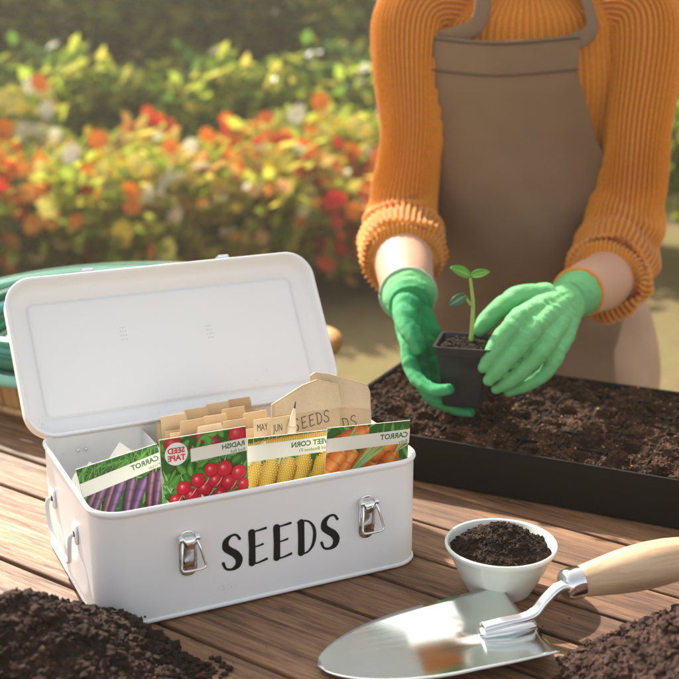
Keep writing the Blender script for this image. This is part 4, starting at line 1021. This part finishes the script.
# ------------------------------------------------------------------ garden behind
def leaves(mb, n, fn, size, cols, rg, elong=1.6):
    for _ in range(n):
        p = fn(); s = size * rg.uniform(.6, 1.3); a, e, r = rg.uniform(0, 6.28), rg.uniform(-.9, .9), rg.uniform(0, 3.14)
        T = Vector((math.cos(a) * math.cos(e), math.sin(a) * math.cos(e), math.sin(e))); S = T.cross(Vector((math.cos(r), .3, math.sin(r)))).normalized()
        c = cols[rg.randrange(len(cols))]; k = rg.uniform(.7, 1.25); c = tuple(x * k for x in c)
        mb.add([p, p + T * s * .5 * elong + S * s * .42, p + T * s * elong, p + T * s * .5 * elong - S * s * .42], [(0, 1, 2, 3)], c)
def blob_fn(lobes, rg):
    def f():
        c, r = lobes[rg.randrange(len(lobes))]
        while True:
            v = Vector((rg.uniform(-1, 1), rg.uniform(-1, 1), rg.uniform(-1, 1)))
            if .35 < v.length < 1: break
        return Vector(c) + Vector((v.x * r[0], v.y * r[1], v.z * r[2]))
    return f
YG = [(.34, .42, .05), (.52, .54, .07), (.22, .30, .03), (.66, .56, .09)]
DG = [(.08, .15, .03), (.12, .22, .03), (.05, .09, .02)]
OG = [(.50, .34, .10), (.36, .28, .07), (.56, .30, .08)]
RED = [(.72, .05, .025), (.80, .12, .04), (.60, .03, .03)]
ORA = [(.85, .26, .03), (.85, .38, .06), (.80, .17, .03)]
YEL = [(.85, .62, .06), (.85, .75, .2)]
GLINT = [(.88, .82, .62), (.88, .76, .5), (.85, .5, .2)]  # pale petal colours, added to stand in for white sparkles of light
def bush(seed, w, h, leafc, flowers, nl=1500, nf=70, fs=.07):
    rg = random.Random(seed); root = empty('flower_bush')
    lob = [((rg.uniform(-.6, .6) * w, rg.uniform(-.4, .4) * w, h * rg.uniform(.35, .75)), (w * rg.uniform(.3, .5), w * rg.uniform(.3, .45), h * rg.uniform(.2, .33))) for _ in range(9)]
    f = blob_fn(lob, rg); m = MB(); leaves(m, nl, f, .065, leafc, rg); m.build('foliage', M['leaf'], root, smooth=False, fix=False)
    m = MB()
    for k in range(7):
        a = rg.uniform(0, 6.28); m.loft([(0, 0, 0), (math.cos(a) * w * .2, math.sin(a) * w * .2, h * .4), (math.cos(a) * w * .5, math.sin(a) * w * .4, h * .75)], [.012, .008, .004], 6, 3)
    m.build('stem', M['bark'], root)
    if flowers:
        m = MB()
        for _ in range(nf):
            p = f() + Vector((0, -.03, .06)); c = flowers[rg.randrange(len(flowers))]; r = fs * rg.uniform(.5, 1.2); nrm = Vector((rg.uniform(-.6, .6), -1, rg.uniform(-.2, .9))).normalized(); X = nrm.cross(Vector((0, 0, 1))).normalized(); Y = nrm.cross(X); k0 = rg.uniform(0, 1)
            for q in range(8):
                a = q * PI / 4 + k0; d = X * math.cos(a) + Y * math.sin(a); s_ = X * -math.sin(a) + Y * math.cos(a)
                m.add([p, p + d * r * .6 + s_ * r * .40 + nrm * r * .2, p + d * r + nrm * r * .15, p + d * r * .6 - s_ * r * .40 + nrm * r * .2], [(0, 1, 2, 3)], c)
        o = m.build('blossoms', M['petal'], root, smooth=False, fix=False); o['kind'] = 'stuff'
    return root
def dup(root):
    r = root.copy(); col.objects.link(r)
    for ch in root.children:
        c = ch.copy(); col.objects.link(c); c.parent = r
    return r
kinds = {
 'red': (bush(1, .55, .75, YG + OG, RED + ORA[:1], 1250, 190, .05), 'scarlet flowered bush'),
 'orange': (bush(2, .55, .72, YG + DG[:1], ORA + RED[:1], 1250, 190, .05), 'orange flowered bush'),
 'yellow': (bush(3, .5, .80, YG, YEL + GLINT[:1] + ORA[:1], 1300, 150, .05), 'yellow flowered bush'),
 'pale': (bush(4, .5, .7, YG + OG, GLINT + ORA[1:2] + YEL, 1300, 110, .032), 'bush with pale blossoms added as glints'),
 'green': (bush(6, .65, .8, YG + DG, None, 1900), 'plain green leafy bush'),
}
used = set()
spots = [('green', -3.0, 9.0, 2.3, 'large, at the foot of the trees at the far left'), ('green', -1.4, 9.6, 2.4, 'large, below the trees above the lid'), ('green', .3, 9.3, 2.3, 'large, at the foot of the trees just left of the person'), ('green', 2.3, 9.0, 2.3, 'large, at the foot of the trees right of the person'),('red', -2.05, 5.1, 1.0, 'at the far left edge of the flower bed'), ('yellow', -1.75, 5.9, 1.15, 'behind the far left end of the hose'), ('orange', -1.45, 5.0, .95, 'above the left end of the coiled hose'),
 ('pale', -1.18, 5.5, 1.0, 'above the middle of the coiled hose'), ('yellow', -.92, 5.0, .9, 'above the left clip of the lid'), ('red', -.70, 5.8, 1.0, 'behind the yellow flowers over the lid'),
 ('pale', -.52, 5.1, 1.0, 'above the middle of the lid'), ('orange', -.28, 5.4, 1.0, 'above the right clip of the lid'), ('yellow', -.02, 5.8, 1.0, 'above the right corner of the lid'),
 ('red', .10, 5.2, .85, 'between the lid and the left sleeve'), ('orange', .42, 5.6, 1.0, 'just behind the left sleeve'), ('green', -1.6, 6.9, 1.25, 'behind the flower bed at the left'),
 ('green', -.75, 7.0, 1.2, 'behind the flower bed over the lid'), ('green', .1, 7.1, 1.25, 'behind the flower bed beside the left sleeve'), ('green', 1.72, 5.0, 1.25, 'at the right edge beside the apron'),
 ('yellow', 2.15, 5.9, 1.0, 'far right beyond the person'), ('red', -2.6, 6.0, 1.1, 'furthest left in the flower bed'), ('green', 1.0, 6.2, 1.2, 'hidden mostly behind the person')]
rg = random.Random(77)
for kd, x, y, sc_, where in spots:
    base, desc = kinds[kd]
    o = base if kd not in used else dup(base); used.add(kd)
    o.location = (x, y, -.75); o.rotation_euler = (0, 0, rg.uniform(-.4, .4) if True else 0); o.scale = (sc_, sc_, sc_)
    tag(o, desc + ' ' + where, 'bush', 'blurred bushes of the garden bed')
def tree(seed, h, cw, ch, leafc, n, tr_r=.09, z0=.35):
    rg = random.Random(seed); root = empty('garden_tree')
    m = MB(); m.loft([(0, 0, -.1), (.02, .0, h * .3), (-.05, .03, h * .6), (.02, 0, h * .9)], [tr_r, tr_r * .8, tr_r * .6, tr_r * .2], 14, 5)
    for k in range(9):
        a = rg.uniform(0, 6.28); zz = h * rg.uniform(.25, .75); m.loft([(0, 0, zz), (math.cos(a) * cw * .4, math.sin(a) * cw * .4, zz + h * .12), (math.cos(a) * cw * .8, math.sin(a) * cw * .8, zz + h * .2)], [tr_r * .4, tr_r * .25, tr_r * .1], 7, 3)
    m.build('trunk', M['bark'], root)
    lob = [((rg.uniform(-.8, .8) * cw, rg.uniform(-.8, .8) * cw, h * rg.uniform(z0, 1.0)), (cw * rg.uniform(.22, .4), cw * rg.uniform(.22, .4), h * rg.uniform(.06, .13))) for _ in range(26)]
    m = MB(); leaves(m, n, blob_fn(lob, rg), .085, leafc, rg); m.build('crown', M['leaf'], root, smooth=False, fix=False); return root
T1 = tree(21, 3.6, 1.3, 0, YG + OG, 6500); T2 = tree(22, 3.8, 1.4, 0, DG + YG[:2] + OG, 7000); T3 = tree(23, 4.2, 1.3, 0, DG + OG, 7000, .13, .45)
first = set()
for T, x, y, s_, lab in ((T3, -3.3, 9.2, 1.0, 'dark tree at the left edge of the garden'), (T1, -1.9, 10.5, 1.0, 'yellow green tree above the coiled hose'), (T2, -.3, 11.2, 1.05, 'leafy tree above the open lid'),
    (T3, -1.1, 13.0, 1.2, 'dark trunked tree between two leafy trees over the box'), (T1, 1.1, 11.5, 1.1, 'pale tree just left of the person'), (T2, 2.6, 10.2, 1.0, 'bright green tree at the right of the person'), (T1, 3.7, 12.2, 1.1, 'pale tree at the far right of the garden'),
    (T3, 4.8, 10.8, 1.0, 'dark tree furthest right in the garden'), (T2, -4.4, 12.0, 1.2, 'tall tree furthest left in the garden'), (T1, .3, 14.5, 1.25, 'tall yellow green tree furthest back in the garden')):
    o = T if T.name not in first else dup(T); first.add(T.name)
    o.location = (x * 1.45, y * 1.45, -.75); o.rotation_euler = (0, 0, rg.uniform(0, 6)); o.scale = (s_ * 1.6, s_ * 1.6, s_ * 1.45); tag(o, lab, 'tree', 'trees of the garden')
# far green belt
wd_ = MB(); rg = random.Random(5)
def wf():
    a = rg.uniform(-1.0, 1.0); d = rg.uniform(25, 30); return Vector((d * math.sin(a) * 1.1, d * math.cos(a) * 1.0, -.75 + 17 * rg.random() ** .9))
leaves(wd_, 22000, wf, .55, DG + YG[:2] + OG, rg)
o = wd_.build('far_woodland', M['leaf'], smooth=False, fix=False); tag(o, 'distant mass of green and olive woodland closing the garden', 'woodland', None, 'stuff')

# ------------------------------------------------------------------ golden haze of the backlit garden
hz = MB(); hz.box(-45, -3, -2.2, 45, 40, 14)
hk = NT('haze'); hk.t.nodes.remove(hk.p); pv = hk.n('ShaderNodeVolumePrincipled'); pv.inputs['Color'].default_value = (1, .90, .72, 1); pv.inputs['Density'].default_value = .0080; pv.inputs['Anisotropy'].default_value = .45
hk.l(pv.outputs[0], hk.out.inputs['Volume'])
tag(hz.build('haze', hk.m, smooth=False), 'warm sunlit haze over the garden', 'haze', None, 'stuff')

# ------------------------------------------------------------------ light, sky, camera
world = bpy.data.worlds.new('World'); scene.world = world; world.use_nodes = True
nt = world.node_tree; bg = nt.nodes['Background']; sky = nt.nodes.new('ShaderNodeTexSky'); sky.sky_type = 'NISHITA'; sky.sun_disc = False
SD = Vector((.55, -.78, 0)).normalized(); EL = R(40)      # direction in which the light travels
sky.sun_elevation = EL; sky.sun_rotation = math.atan2(-SD.x, -SD.y)
sky.air_density = 1.0; sky.dust_density = 2.5; sky.ozone_density = 0.6
hs_ = nt.nodes.new('ShaderNodeHueSaturation'); hs_.inputs['Saturation'].default_value = .30; nt.links.new(sky.outputs[0], hs_.inputs['Color']); nt.links.new(hs_.outputs[0], bg.inputs[0]); bg.inputs[1].default_value = .122
sun = bpy.data.lights.new('sun', 'SUN'); sun.energy = 5.0; sun.angle = R(1.2); sun.color = (1, .93, .82)
so_ = bpy.data.objects.new('sun', sun); col.objects.link(so_)
dirv = Vector((SD.x * math.cos(EL), SD.y * math.cos(EL), -math.sin(EL))); so_.rotation_euler = dirv.to_track_quat('-Z', 'Y').to_euler(); so_.location = (-3, 4, 5)
cam = bpy.data.cameras.new('camera'); co = bpy.data.objects.new('camera', cam); col.objects.link(co); scene.camera = co
co.location = (0, 0, CAMH); co.rotation_euler = (R(90) - PITCH, 0, 0)
cam.sensor_width = 36; cam.lens = 36 * FPX / 679; cam.clip_start = .01; cam.clip_end = 1000
cam.dof.use_dof = True; cam.dof.focus_distance = 1.16; cam.dof.aperture_fstop = cam.lens / 1000 / .0108
scene.view_settings.view_transform = 'Standard'; scene.view_settings.look = 'None'; scene.view_settings.exposure = 1.25; scene.view_settings.gamma = 1
scene.view_settings.use_curve_mapping = False
scene.cycles.use_denoising = True
scene.cycles.max_bounces = 8; scene.cycles.transparent_max_bounces = 8
